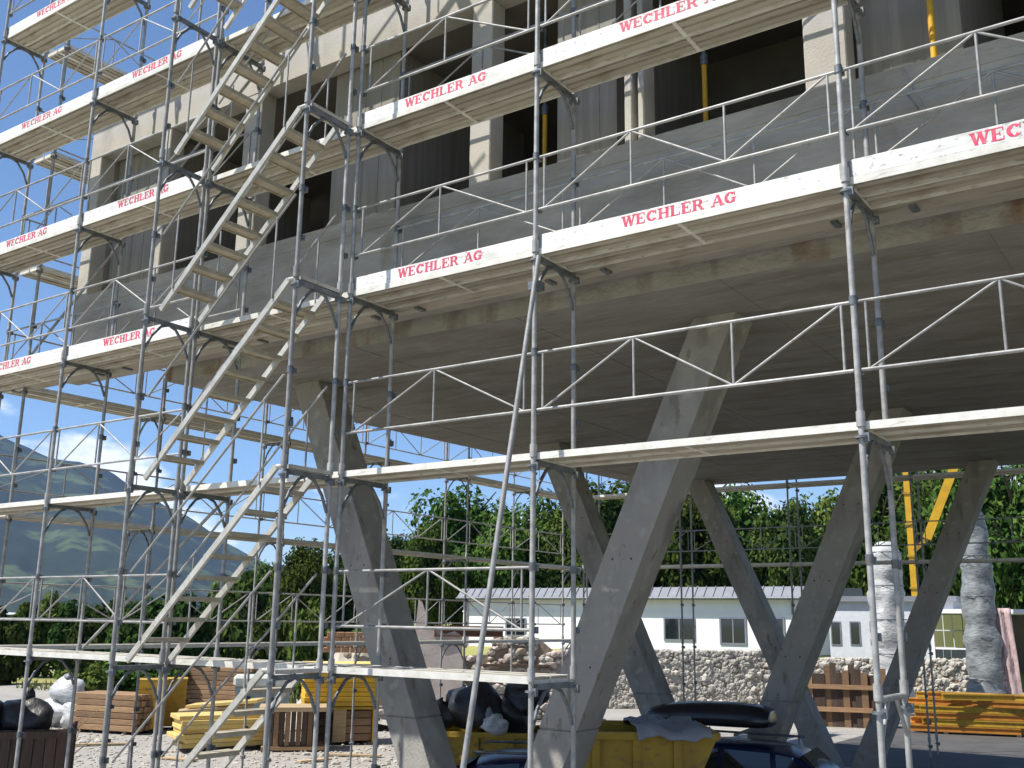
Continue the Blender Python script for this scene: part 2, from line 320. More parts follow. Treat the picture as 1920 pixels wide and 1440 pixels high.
b = MB(); b.box(-13.2, -7.5, 12.7, 12.9, UND + .28, LIN + .05); b.box(-6, -1.6, 11.6, 11.8, UND + .28, LIN + .05); b.build('partition_wall', SLABC, bld)
# fins left by the shuttering joints on the soffit
k = SX + 1.25
while k < 6:
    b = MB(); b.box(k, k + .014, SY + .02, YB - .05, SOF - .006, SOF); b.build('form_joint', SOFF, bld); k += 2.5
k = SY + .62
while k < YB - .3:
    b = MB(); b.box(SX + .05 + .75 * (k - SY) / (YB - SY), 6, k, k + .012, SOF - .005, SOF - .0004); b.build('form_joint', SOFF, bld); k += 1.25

def vcolumn(yc, label):
    t = thing('v_column', label, 'column', (-7.67 + .037 * (yc - 10.58), yc, 0), 0, 'V columns under the building')
    for s in (-1, 1):
        b = MB(); zt = SOF + .0; zb = -.3
        xt = 3.23; k = .448; hw = .255                                # centre offset at the top, lean, half width
        def cx(z): return xt - k * (zt - z)
        zj = 2.0
        for z0, z1, g in ((zb, zj - .008, 0), (zj + .008, zt, 0), (zj - .008, zj + .008, .012)):
            pts = [(s * (cx(z0) - hw + g), z0), (s * (cx(z0) + hw - g), z0), (s * (cx(z1) + hw - g), z1), (s * (cx(z1) - hw + g), z1)]
            if s < 0: pts = pts[::-1]
            b.prism(pts, -.26 + g, .26 - g)
        o = b.build('arm', CONCV, t); md = o.modifiers.new('b', 'BEVEL'); md.width = .018; md.segments = 2; md.limit_method = 'ANGLE'
        for z in (1.3, 2.7, 3.9, 5.1):
            for dx in (-.12, .12):
                b = MB(); b.tube((s * cx(z) + dx, -.2605, z), (s * cx(z) + dx, -.24, z), .014, 8); b.build('tie_hole', WOODD, o)
    b = MB(); b.bbox(-1.0, 1.0, -.42, .42, -.4, .22, .03); b.build('footing', CONCV, t)
vcolumn(10.58, 'front V column of grey concrete, nearest of the three')
vcolumn(16.81, 'middle V column of grey concrete behind the nearest one')
vcolumn(23.05, 'rear V column of grey concrete, farthest of the three')

# ================================================================== SCAFFOLD
def LV(n): return 2.717 + 2 * (n - 1)
Y0, Y1 = 7.786, 8.50
XS = dict(P0=-15.97, P1=-13.083, P3=-10.232, P5=-7.610, B=-5.173, A=-2.182, R1=.82, R2=3.82)
ORD = ['P0', 'P1', 'P3', 'P5', 'B', 'A', 'R1', 'R2']
_pl = {}
def plank_mesh(L):
    key = round(L, 2)
    if key not in _pl:
        b = MB(); wd = .300
        b.box(0, L, .012, wd - .012, -.026, 0, 0)
        for k in range(2): y = .062 + k * .116; b.box(.04, L - .04, y, y + .06, -.05, -.026, 0)
        b.box(0, L, 0, .012, -.06, .004, 1); b.box(0, L, wd - .012, wd, -.06, .004, 1)
        b.box(0, .03, .012, wd - .012, -.06, -.026, 1); b.box(L - .03, L, .012, wd - .012, -.06, -.026, 1)
        b.box(L * .5 - .02, L * .5 + .02, .012, wd - .012, -.055, -.026, 1)
        _pl[key] = b.mesh('deck_plank', [PLY, EDGE])
    return _pl[key]
_cb = {}
def console_mesh(L):
    key = round(L, 2)
    if key not in _cb:
        b = MB(); b.bbox(0, L - .012, -.10, .175, -.045, 0, .006); b.box(.3, .36, -.03, .12, -.07, -.045, 1); b.box(L - .36, L - .3, -.03, .12, -.07, -.045, 1)
        _cb[key] = b.mesh('console_board', [PLY, STEELD])
    return _cb[key]
_tb = {}
def toe_mesh(L):
    key = round(L, 2)
    if key not in _tb:
        b = MB(); b.bbox(.02, L - .02, 0, .028, .004, .152, .004); b.box(.01, .05, -.006, 0, .01, .145, 1); b.box(L - .05, L - .01, -.006, 0, .01, .145, 1)
        _tb[key] = b.mesh('toe_board', [TOE, STEEL])
    return _tb[key]
_gf = {}
def guard_mesh(L):
    key = round(L, 2)
    if key not in _gf:
        b = MB(); zt, zl = .955, .405
        b.tube((.03, 0, zt), (L - .03, 0, zt), .0150, 8); b.tube((.03, 0, zl), (L - .03, 0, zl), .0150, 8)
        if L > 2.8:
            xs = [.09, .35 * L, .66 * L, L - .10]
            for x in xs: b.tube((x, 0, zl), (x, 0, zt), .012, 6)
            b.tube((xs[0], 0, zl), (xs[1], 0, zt), .011, 6); b.tube((xs[1], 0, zt), (xs[2], 0, zl), .011, 6); b.tube((xs[2], 0, zl), (xs[3], 0, zt), .011, 6)
        else:
            xs = [.12, .5 * L, L - .12]
            for x in xs: b.tube((x, 0, zl), (x, 0, zt), .012, 6)
            b.tube((xs[0], 0, zl), (xs[1], 0, zt), .011, 6); b.tube((xs[1], 0, zt), (xs[2], 0, zl), .011, 6)
        _gf[key] = b.mesh('guard_frame', STEEL)
    return _gf[key]
_sm = {}
def standard_mesh(z0, z1, r=.0245):
    key = (round(z0, 2), round(z1, 2))
    if key not in _sm:
        b = MB(); b.tube((0, 0, z0), (0, 0, z1), r, 10)
        for n in range(0, 7):
            z = LV(n)
            if z0 + .1 < z < z1:
                b.tube((0, 0, z - .04), (0, 0, z + .08), r + .010, 10)            # spigot sleeve
                b.tube((0, 0, z - .13), (0, 0, z - .112), r + .030, 10, 1); b.box(-.02, .06, -.02, .02, z - .16, z - .09, 1)   # rosette and wedge head
                b.tube((0, 0, z + .93), (0, 0, z + 1.0), r + .008, 10, 1)
                for zz in (z + .405, z + .955):
                    if zz < z1: b.box(-.02, .035, r - .004, r + .035, zz - .03, zz + .03, 1)   # guard wedge
        if z0 < .5:
            b.tube((0, 0, z0 - .35), (0, 0, z0), .017, 8, 1); b.box(-.075, .075, -.075, .075, z0 - .36, z0 - .35, 1)
        _sm[key] = b.mesh('standard', [STEEL, STEELD])
    return _sm[key]
_bk = {}
def bracket_mesh(wd):                                       # transom with gussets, along +y from 0 to wd
    key = round(wd, 2)
    if key not in _bk:
        b = MB(); z = -.085
        b.bar((0, .02, z), (0, wd - .02, z), .045, .05, 0)
        for s, y in ((1, 0), (-1, wd)):
            pts = [(0, y + s * .30, z - .02), (0, y + s * .22, z - .05), (0, y + s * .10, z - .19), (0, y + s * .022, z - .36)]
            b.poly_tube(pts, .017, 8)
        _bk[key] = b.mesh('transom_bracket', STEELD)
    return _bk[key]

# ---- slab-serif lettering drawn as strokes
def letter_strokes(ch):
    S = []; t = .24; th = .085                                # stem, thin
    def stem(x): S.append([(x - t / 2, 0), (x + t / 2, 0), (x + t / 2, 1), (x - t / 2, 1)])
    def ser(x, y, w_=.40): S.append([(x - w_ / 2, y), (x + w_ / 2, y), (x + w_ / 2, y + th), (x - w_ / 2, y + th)])
    def hb(x0, x1, y): S.append([(x0, y), (x1, y), (x1, y + th), (x0, y + th)])
    def dg(x0, y0, x1, y1, w_): S.append([(x0 - w_ / 2, y0), (x0 + w_ / 2, y0), (x1 + w_ / 2, y1), (x1 - w_ / 2, y1)])
    def arc(cx, cy, rx, ry, a0, a1, n=10):
        for i in range(n):
            a = math.radians(a0 + (a1 - a0) * i / n); c = math.radians(a0 + (a1 - a0) * (i + 1) / n)
            def q(g, o):
                w2 = (t if abs(math.cos(g)) > .5 else th + (t - th) * abs(math.cos(g)) * 2) * o
                return (cx + (rx - w2) * math.cos(g), cy + (ry - w2) * math.sin(g))
            S.append([q(a, 1), q(a, 0), q(c, 0), q(c, 1)])
    if ch == 'W':
        for x0, x1, w_ in ((.12, .36, t), (.58, .36, th * 1.3), (.58, .82, t), (1.06, .82, th * 1.3)): dg(x1, 0, x0, 1, w_)
        for x in (.12, .58, 1.06): ser(x, 1 - th, .34)
        return S, 1.2
    if ch in 'EL':
        stem(.22); ser(.2, 0, .36); ser(.2, 1 - th, .36); hb(.2, .82, 0); S.append([(.74, 0), (.82, 0), (.82, .30), (.77, .30)])
        if ch == 'E': hb(.2, .80, 1 - th); hb(.2, .60, .47); S.append([(.74, .72), (.80, .72), (.80, 1), (.72, 1)]); S.append([(.54, .36), (.6, .36), (.6, .66), (.54, .66)])
        return S, .92
    if ch in 'CG':
        arc(.50, .5, .46, .5, 45, 315, 14); S.append([(.80, .64), (.88, .64), (.88, 1), (.80, .92)])
        if ch == 'G': S.append([(.70, .06), (.88, .06), (.88, .42), (.70, .42)]); hb(.58, 1.0, .40)
        else: S.append([(.80, .12), (.88, .2), (.88, .28), (.80, .24)])
        return S, 1.02
    if ch == 'H':
        stem(.22); stem(.80); hb(.2, .8, .46)
        for x in (.22, .80): ser(x, 0); ser(x, 1 - th)
        return S, 1.04
    if ch == 'R':
        stem(.22); ser(.2, 0); ser(.18, 1 - th, .32); hb(.2, .56, 1 - th); hb(.2, .56, .46); arc(.55, .73, .30, .27, -90, 90, 8); dg(.84, 0, .56, .5, t); ser(.86, 0, .26)
        return S, 1.02
    if ch == 'A':
        dg(.14, 0, .48, 1, th * 1.2); dg(.86, 0, .52, 1, t); hb(.26, .74, .30); ser(.12, 0, .32); ser(.86, 0, .36)
        return S, 1.02
    return S, .55
_lm = {}
def word(text, length, h):
    k = length / sum(letter_strokes(c)[1] for c in text); x = 0; out = []
    for ch in text:
        S, wd = letter_strokes(ch)
        if S:
            if ch not in _lm:
                b = MB()
                for i, q in enumerate(S):
                    y = -.0016 - .0003 * (i % 5)
                    b.add([(a * k, y, c * h) for a, c in q], [(0, 1, 2, 3)])
                    b.add([(a * k, y, c * h) for a, c in q] + [(a * k, 0, c * h) for a, c in q], [(0, 4, 5, 1), (1, 5, 6, 2), (2, 6, 7, 3), (3, 7, 4, 0)])
                _lm[ch] = b.mesh('letter', RED)
            out.append((_lm[ch], x * k))
        x += wd
    return out
WORD = word('WECHLER AG', 1.12, .104)

front = thing('facade_scaffold', 'galvanized steel scaffold with planked decks and white lettered toe boards along the facade', 'scaffold', (0, 0, 0))
for n in ORD:
    for y, top in ((Y0, 15.6), (Y1, 15.6)):
        inst('standard', standard_mesh(.36, top), front, (XS[n], y, 0))
    for k in range(1, 7):
        if k == 1 and n in ('A', 'R1', 'R2'): continue
        inst('transom_bracket', bracket_mesh(Y1 - Y0), front, (XS[n], Y0, LV(k)))
for i in range(len(ORD) - 1):
    a, c = ORD[i], ORD[i + 1]; L = XS[c] - XS[a]; xa = XS[a]
    stair = a == 'P3'
    for k in range(1, 7):
        if k == 1 and a in ('B', 'A', 'R1'): continue
        if k == 6 and a != 'P0': continue
        if k == 3: inst('console_board', console_mesh(L), front, (xa + .006, Y1 + .03, LV(k)))
        for j in (0, 1): inst('deck_plank', plank_mesh(L - .012), front, (xa + .006, Y0 + .02 + j * .308, LV(k)))
        if k >= 3 and not stair:
            tb = inst('toe_board', toe_mesh(L), front, (xa, Y0 + .028 + random.uniform(-.002, .004), LV(k) + random.uniform(-.003, .005))); tb.rotation_euler = (random.uniform(-.02, .02), random.uniform(-.002, .002), random.uniform(-.001, .001))
            for me_, lx in WORD: inst('letter', me_, tb, (L / 2 - .56 + lx, 0, .028))
        if not stair: inst('guard_frame', guard_mesh(L), front, (xa, Y0 + .012, LV(k)))
        if k in (3, 4) and not stair: inst('guard_frame', guard_mesh(L), front, (xa, Y1 - .02, LV(k)))
b = MB(); b.tube((XS['B'] + .06, Y0 - .03, 6.62), (XS['B'] - .03, 6.42, .05), .0245, 10); b.box(XS['B'] - .03, XS['B'] + .09, Y0 - .08, Y0 + .03, 6.28, 6.36, 1); b.build('raker', [STEEL, STEELD], front)
b = MB(); z = atY(1690, 1310, Y0 + .3).z; b.tube((XS['A'], Y0, z), (XS['A'], Y1, z), .0245, 10); b.poly_tube([(XS['A'], Y1 - .25, z), (XS['A'], Y1, z - .3)], .017); b.poly_tube([(XS['A'], Y0 + .25, z), (XS['A'], Y0, z - .3)], .017); b.build('transom', STEEL, front)
for (x0, x1, z0, z1) in ((XS['P1'], XS['P3'], 1, 2), (XS['P0'], XS['P1'], 3, 4), (XS['P1'], XS['P3'], 4, 5)):
    b = MB(); b.tube((x0, Y1 + .03, LV(z0)), (x1, Y1 + .03, LV(z1)), .021, 8); b.build('diagonal_brace', STEEL, front)

# ---- stair tower in front of the bay P3..P5
tower = thing('stair_tower', 'scaffold stair tower with parallel aluminium flights all climbing to the right', 'stair tower', (0, 0, 0))
TX0, TX1, TY = -10.21, -7.69, 7.05
for x in (TX0, TX1):
    inst('standard', standard_mesh(.36, 15.4), tower, (x, TY, 0))
    inst('standard', standard_mesh(.36, 15.4), tower, (x, Y0 - .085, 0))
    for k in range(1, 7): inst('transom_bracket', bracket_mesh(Y0 - .085 - TY), tower, (x, TY, LV(k)))
TREAD = mat('tread_metal', (.42, .38, .30), (.30, .27, .20), .6, .1, 9)
def flight(k):
    z0, z1 = LV(k) + .02, LV(k + 1) + .0; xa, xb = -10.02, -7.86
    e = bpy.data.objects.new('stair_flight', None)
    b = MB()
    ya, yb = TY + .06, TY + .62
    fl = None
    for s, y in enumerate((ya, yb)):
        b = MB(); b.bar((xa, y, z0 - .02), (xb, y, z1 - .02), .035, .068); b.tube((xb, y, z1 - .02), (xb + .14, y, z1 - .02), .024, 8)
        if s == 0: fl = b.build('stair_flight', ALU, tower)
        else: b.build('stringer', ALU, fl)
    N = 9
    for i in range(1, N):
        t = i / N; x = xa + (xb - xa) * t; z = z0 + (z1 - z0) * t
        b = MB(); b.box(x - .085, x + .085, ya + .018, yb - .018, z - .022, z + .006); b.box(x - .09, x - .08, ya + .018, yb - .018, z - .04, z + .008); b.box(x + .08, x + .09, ya + .018, yb - .018, z - .04, z + .008); b.build('tread', TREAD, fl)
    for y in (ya - .03, yb + .04):
        b = MB(); b.tube((xa - .05, y, z0 + .93), (xb + .05, y, z1 + .93), .0135, 8); b.build('handrail', STEEL, fl)
        for t in (.1, .9):
            x = xa + (xb - xa) * t; z = z0 + (z1 - z0) * t
            b = MB(); b.tube((x, y, z), (x, y, z + .92), .011, 6); b.build('rail_post', STEEL, fl)
for k in range(0, 6): flight(k)
for k in range(1, 7):
    b = MB(); b.box(TX1 - .15, TX1 + .03, TY + .06, Y0 - .12, LV(k) - .05, LV(k) - .01); b.build('landing', ALU, tower)

# ---- scaffold round the left gable end
GX0, GX1 = -15.97, -15.27
GY = [8.5, 11.08, 14.08, 17.08, 20.08, 23.08, 25.65]
gable = thing('gable_scaffold', 'far scaffold running back along the left end of the building', 'scaffold', (0, 0, 0))
for y in GY:
    for x in (GX0, GX1):
        if y == 8.5 and x == GX0: continue
        inst('standard', standard_mesh(.36, 15.6), gable, (x, y + (.0 if y > 8.6 else 0), 0))
    for k in range(1, 7):
        if y > 8.6: inst('transom_bracket', bracket_mesh(.70), gable, (GX1, y, LV(k)), math.pi / 2)
for y0, y1 in zip(GY[:-1], GY[1:]):
    L = y1 - y0
    for k in range(1, 7):
        for j in (0, 1): inst('deck_plank', plank_mesh(L - .05), gable, (GX0 + .34 + j * .336, y0 + .025, LV(k)), math.pi / 2)
        inst('guard_frame', guard_mesh(L), gable, (GX0 - .01, y0, LV(k)), math.pi / 2)
        if k >= 3: inst('toe_board', toe_mesh(L), gable, (GX0 + .03, y0, LV(k)), math.pi / 2)
# ---- scaffold behind the building
RY0, RY1 = 25.2, 25.9
rear = thing('rear_scaffold', 'distant scaffold behind the V columns at the back of the building', 'scaffold', (0, 0, 0))
RX = [-14.9, -12.0, -9.0, -6.0, -3.0, 0.0, 3.0]
for x in RX:
    for y in (RY0, RY1): inst('standard', standard_mesh(.36, 11.4), rear, (x, y, 0))
for x0, x1 in zip(RX[:-1], RX[1:]):
    for k in (2, 3):
        for j in (0, 1): inst('deck_plank', plank_mesh(x1 - x0 - .012), rear, (x0 + .006, RY0 + .02 + j * .308, LV(k)))
        inst('guard_frame', guard_mesh(x1 - x0), rear, (x0, RY1, LV(k)))

for i, (u0, v0, u1, v1) in enumerate(((1692, 128, 1738, 212), (1700, 175, 1722, 205))):
    pa = atY(u0, v0, WY - .06); pb = atY(u1, v1, WY - .12); b = MB(); b.tube(pa, pb, .011, 6)
    o = b.build('steel_rod', STEEL); tag(o, ('long thin steel rod leaning on the sill near the right edge', 'short thin steel rod leaning beside the long one')[i], 'rod', 'rods on the sill')
# yellow props standing inside the window openings
def prop(u, v, Y, label):
    p = atY(u, v, Y); t = thing('formwork_prop', label, 'prop', (p.x, Y, UND + .28), 0, 'formwork props in the openings')
    b = MB(); b.tube((0, 0, .0), (0, 0, 1.5), .030, 10); b.box(-.07, .07, -.07, .07, 0, .012); b.build('outer_tube', YEL, t)
    b = MB(); b.tube((0, 0, 1.5), (0, 0, 2.72), .024, 10); b.tube((0, 0, 1.44), (0, 0, 1.56), .045, 10); b.build('inner_tube', STEELD, t)
    b = MB(); b.box(-.07, .07, -.07, .07, 2.72, 2.735); b.build('head_plate', STEELD, t)
prop(1322, 180, 9.5, 'yellow formwork prop in the wide dark opening')
prop(1746, 40, 8.9, 'yellow formwork prop before the grey wall at the top right')
prop(1022, 230, 9.5, 'yellow formwork prop in the narrow dark opening beside the scaffold post')

# ================================================================== YARD OBJECTS
def face_cam(p):                                    # rotation so local -y looks at the camera
    return math.atan2(-p.x, p.y) 
# ---- wooden plank stacks, yellow crates, form panels on the left
def plank_stack(name, u, v, label, nw, nh, L, tw, th, m, rz, group=None, z0=0, D=None):
    p = atZ(u, v, .02) if D is None else D
    t = thing(name, label, 'timber stack', (p.x, p.y, z0), rz, group)
    random.seed(int(u * 7 + v))
    for j in range(nh):
        z = .10 + j * (th + .004)
        for i in range(nw):
            b = MB(); b.bbox(-L / 2, L / 2, -tw * .46, tw * .46, 0, th - .012, .01)
            o = b.build('plank', m, t, (random.uniform(-.06, .06), (i - nw / 2 + .5) * tw, z), random.uniform(-.006, .006))
    for x in (-L * .35, L * .35):
        b = MB(); b.box(x - .05, x + .05, -nw * tw / 2, nw * tw / 2, 0, .098); b.build('bearer', WOODD, t)
    return t
plank_stack('plank_stack', 215, 1372, 'stack of brown planks between the white bags and the yellow crate', 7, 6, 2.2, .15, .16, WOOD, .25)
plank_stack('plank_stack', 395, 1330, 'long low stack of reddish planks behind the yellow crate', 6, 9, 3.4, .16, .15, WOOD, .35)
def crate(u, v, w_, d_, h, label, m, rz=None, bands=True):
    p = atZ(u, v, .02); t = thing('formwork_crate', label, 'crate', (p.x, p.y, 0), face_cam(p) if rz is None else rz)
    b = MB(); b.bbox(-w_ / 2, w_ / 2, -d_ / 2, d_ / 2, .12, h, .02); b.build('shell', m, t)
    if bands:
        for z in (.62 * h, .82 * h, h - .02):
            b = MB(); b.box(-w_ / 2 - .02, w_ / 2 + .02, -d_ / 2 - .02, d_ / 2 + .02, z, z + .05); b.build('band', YELD, t)
    for x in (-w_ * .4, w_ * .4):
        b = MB(); b.box(x - .06, x + .06, -d_ / 2, d_ / 2, 0, .12); b.build('skid', WOODD, t)
    return t
crate(278, 1372, .78, .9, 1.42, 'tall yellow crate with dark bands beside the plank stack', YEL)
crate(318, 1366, .75, .9, 1.40, 'tall worn ochre crate standing half behind the yellow one', YELD)
# pile of yellow form panels
p = atZ(425, 1405, .02); t = thing('form_panel_stack', 'low stack of pale yellow form panels on the gravel', 'panel stack', (p.x, p.y, 0), face_cam(p) + .25)
random.seed(5)
for j in range(7):
    b = MB(); b.bbox(-1.25, 1.25, -.5, .5, 0, .10, .008); b.build('form_panel', YPLY, t, (random.uniform(-.12, .12), random.uniform(-.05, .05), .14 + j * .106), random.uniform(-.03, .03))
for x in (-.9, 0, .9):
    b = MB(); b.box(x - .06, x + .06, -.5, .5, 0, .14); b.build('bearer', WOODD, t)
p = atZ(410, 1375, .02); t = thing('form_panel_stack', 'pile of tilted cream form panels behind the low yellow stack', 'panel stack', (p.x, p.y, 0), face_cam(p) - .2)
for j in range(6):
    b = MB(); b.bbox(-1.0, 1.0, -.45, .45, 0, .09, .008); o = b.build('form_panel', [WOODL, YPLY][j % 2], t, (random.uniform(-.2, .2), 0, .14 + j * .13), random.uniform(-.2, .2)); o.rotation_euler[1] = -.09 * (j > 3)
for x in (-.7, .7):
    b = MB(); b.box(x - .06, x + .06, -.45, .45, 0, .14); b.build('bearer', WOODD, t)
# pallets with brown pipes and the big yellow block
p = atZ(548, 1405, .02); t = thing('pallet_load', 'brown timber pallet load with pale boards in front of the yellow block', 'pallet', (p.x, p.y, 0), face_cam(p))
for i in range(9):
    b = MB(); b.box(-.06, .06, -.5, .5, .15, .95); b.build('board', [WOODD, WOOD][i % 2], t, (-.55 + i * .135, 0, 0))
b = MB(); b.box(-.75, .75, -.55, .55, .06, .14); b.build('pallet_top', WOOD, t)
for y in (-.45, 0, .45):
    b = MB(); b.box(-.75, .75, y - .05, y + .05, 0, .06); b.build('skid', WOODD, t)
b = MB(); b.box(-.85, .8, -.6, .6, .96, 1.06); b.build('cover_board', WOODL, t)
p = atZ(632, 1392, .02); t = thing('formwork_block', 'large bright yellow stacked formwork block left of the V column', 'formwork', (p.x, p.y, 0), face_cam(p) + .1)
for j in range(9):
    b = MB(); b.bbox(-.98, .98, -.7, .7, 0, .115, .012); b.build('form_panel', YEL if j < 7 else YPLY, t, (random.uniform(-.03, .03), random.uniform(-.03, .03), .98 + j * .12))
for j in range(4):
    b = MB(); b.box(-.9, -.2, -.6, .6, 0, .17); b.build('timber', WOODD, t, (0, 0, .12 + j * .19)); b = MB(); b.box(.15, .8, -.6, .6, 0, .17); b.build('timber', WOOD, t, (0, 0, .12 + j * .19))
b = MB(); b.box(.82, .97, -.68, .68, .1, .96); b.build('side_panel', YEL, t)
b = MB(); b.box(-.19, .14, -.66, .66, .1, .96); b.build('side_panel', WOODL, t)
b = MB(); b.box(-1, 1, -.7, .7, .9, .96); b.build('shelf', YELD, t)
for x in (-.8, .8):
    b = MB(); b.box(x - .08, x + .08, -.7, .7, 0, .1); b.build('skid', WOODD, t)
# grey-blue container box
p = atZ(490, 1345, .02); t = thing('material_bin', 'grey green covered bin behind the cream panels', 'bin', (p.x, p.y, 0), face_cam(p))
b = MB(); b.prism([(-.75, .1), (.75, .1), (.9, 1.0), (-.9, 1.0)], -.55, .55); b.build('tub', mat('grey_green', (.24, .29, .29), (.18, .22, .22), .7), t)
b = MB(); b.bbox(-.95, .95, -.6, .6, 1.0, 1.35, .08); b.build('cover', mat('pale_canvas', (.52, .53, .48), (.42, .43, .39), .8, 0, 5, .6, 8), t)
for x in (-.5, .5):
    b = MB(); b.box(x - .08, x + .08, -.5, .5, 0, .1); b.build('foot', STEELD, t)
# white sacks
random.seed(11)
for i, (u, v, lab) in enumerate(((105, 1362, 'bulging white sack at the left end of the heap'), (140, 1366, 'slumped white sack in front of the plank stack'), (122, 1338, 'white sack lying on top of the two others'))):
    p = atZ(u, max(v, 1362), .02); t = thing('sack', lab, 'sack', (p.x, p.y, 0), 0, 'white sacks')
    b = MB(); zc = .42 if i < 2 else 1.0; b.rock((0, 0, zc), .48, 1.25, .9, .85, 0, True, 3, .22); b.build('bag_body', PLAST, t)
    b = MB(); b.rock((.1, -.1, zc + .38), .13, 1, 1, 1.2, 0, True, 2, .3); b.build('tied_neck', PLASTG, t)
# dark timber box with bags at the far left
p = atD(22, 1420, 15.0); t = thing('waste_box', 'dark timber waste box at the bottom left corner', 'box', (p.x, p.y, 0), face_cam(p) - .1)
for i in range(12):
    b = MB(); b.box(-.07, .07, -.02, .02, .1, 1.58); b.build('board', WOODD, t, (-.95 + i * .15, -.6 + random.uniform(-.01, .01), 0))
for i in range(8):
    b = MB(); b.box(-.02, .02, -.07, .07, .1, 1.58); b.build('board', WOODD, t, (.79 + random.uniform(-.01, .01), -.5 + i * .15, 0))
b = MB(); b.box(-1.0, .76, -.57, .6, .1, 1.45); b.build('lining', mat('black_lining', (.02, .02, .02), (.03, .03, .03), .8), t)
b = MB(); b.box(-1, .8, -.66, -.62, 1.46, 1.56); b.build('rim', WOODD, t)
for i, (dx, lab) in enumerate(((-.5, 'black rubbish bag heaped in the dark box, left one'), (.15, 'black rubbish bag heaped in the dark box, beside the scaffold post'))):
    q = Matrix.Rotation(face_cam(p) - .1, 3, 'Z') @ Vector((dx, 0, 0)); o = thing('rubbish_bag', lab, 'bag', (p.x + q.x, p.y + q.y, 1.4), 0, 'bags in the dark box')
    b = MB(); b.rock((0, 0, .3), .36, 1.1, 1, .85, 0, True, 3, .25); b.build('bag_body', BLKBAG, o); b = MB(); b.rock((0, 0, .6), .08, 1, 1, 1.5, 0, True, 2, .3); b.build('tied_neck', BLKBAG, o)
# reddish brush pile behind the box
p = atD(75, 1330, 21); t = thing('brush_pile', 'heap of brown cut branches beside the white sacks', 'branch heap', (p.x, p.y, 0))
for i in range(60):
    b = MB(); a = random.uniform(0, 6.28); c = Vector((random.uniform(-.6, .6), random.uniform(-.5, .5), random.uniform(.1, .5))); d = Vector((math.cos(a), math.sin(a), random.uniform(.1, 1.3))) * random.uniform(.4, .9)
    b.tube(c, c + d, .016, 5, 0, .006); b.build('branch', WOOD, t)

# ---- skips
def skip(p, rz, L, W, H, label, m, taper=.45, group=None):
    t = thing('skip_container', label, 'skip', (p.x, p.y, 0), rz, group)
    b = MB(); th = .05
    o = [(-L / 2 + taper, .12), (L / 2 - taper, .12), (L / 2, H), (-L / 2, H)]; i_ = [(L / 2 - th * 1.3, H), (L / 2 - taper - th, .12 + th), (-L / 2 + taper + th, .12 + th), (-L / 2 + th * 1.3, H)]
    b.prism(o, -W / 2, -W / 2 + th); b.prism(o, W / 2 - th, W / 2)
    for s in (-1, 1):
        pts = [(s * (L / 2 - taper), .12), (s * L / 2, H), (s * (L / 2 - th * 1.4), H), (s * (L / 2 - taper - th), .12 + th)]
        b.prism(pts, -W / 2 + th, W / 2 - th)
    b.box(-L / 2 + taper + th, L / 2 - taper - th, -W / 2 + th, W / 2 - th, .12, .17)
    b.build('tub', m, t)
    b = MB(); b.bar((-L / 2, -W / 2 - .03, H + .02), (L / 2, -W / 2 - .03, H + .02), .09, .09); b.bar((-L / 2, W / 2 + .03, H + .02), (L / 2, W / 2 + .03, H + .02), .09, .09)
    for s in (-1, 1): b.bar((s * L / 2, -W / 2, H + .021), (s * L / 2, W / 2, H + .021), .09, .086)
    b.build('rim', m, t)
    for k in range(1, 4):
        x = -L / 2 + L * k / 4
        for s in (-1, 1):
            b = MB(); b.box(x - .05, x + .05, s * (W / 2 + .03) - .03, s * (W / 2 + .03) + .03, .3, H - .03); b.build('rib', m if k != 2 else YELD, t)
    for s in (-1, 1):
        for x in (-L * .28, L * .28):
            b = MB(); b.tube((x, s * (W / 2), H * .55), (x, s * (W / 2 + .16), H * .55), .05, 10); b.build('lifting_pin', STEELD, t)
    for x in (-.5, .5):
        b = MB(); b.box(x - .06, x + .06, -W / 2 + .2, W / 2 - .2, 0, .12); b.build('skid', STEELD, t)
    return t
p = atD(1180, 1440, 13.8); p.z = 0
skip(p, face_cam(p) + .12, 2.1, 1.5, 1.76, 'yellow skip with sloping ends in front of the blue car', YELD, .8)
SKP = p; q = Matrix.Rotation(face_cam(p) + .12, 3, 'Z') @ Vector((.35, -.1, 0))
t = thing('tarpaulin', 'crumpled grey tarpaulin lying over the yellow skip', 'tarpaulin', (p.x + q.x, p.y + q.y, 1.79), face_cam(p) + .12)
b = MB(); nx, ny = 22, 12; vs = []
for j in range(ny + 1):
    for i in range(nx + 1):
        x = -.35 + .95 * i / nx; y = -.86 + 1.7 * j / ny
        z = .10 + .07 * mnoise.noise(Vector((x * 3, y * 3, 0))) + .05 * mnoise.noise(Vector((x * 7, y * 7, 5)))
        e = max(0, abs(y) - .78); z -= e * 1.6
        vs.append((x, y, z))
b.add(vs, [(j * (nx + 1) + i, j * (nx + 1) + i + 1, (j + 1) * (nx + 1) + i + 1, (j + 1) * (nx + 1) + i) for j in range(ny) for i in range(nx)], True)
o = b.build('sheet', GREYT, t); md = o.modifiers.new('s', 'SOLIDIFY'); md.thickness = .01
p = atD(900, 1420, 19.5); p.z = 0
skip(p, face_cam(p) - .1, 2.6, 1.5, 1.12, 'shaded yellow skip heaped with black bags between the front column arms', YELD, .3)
random.seed(21)
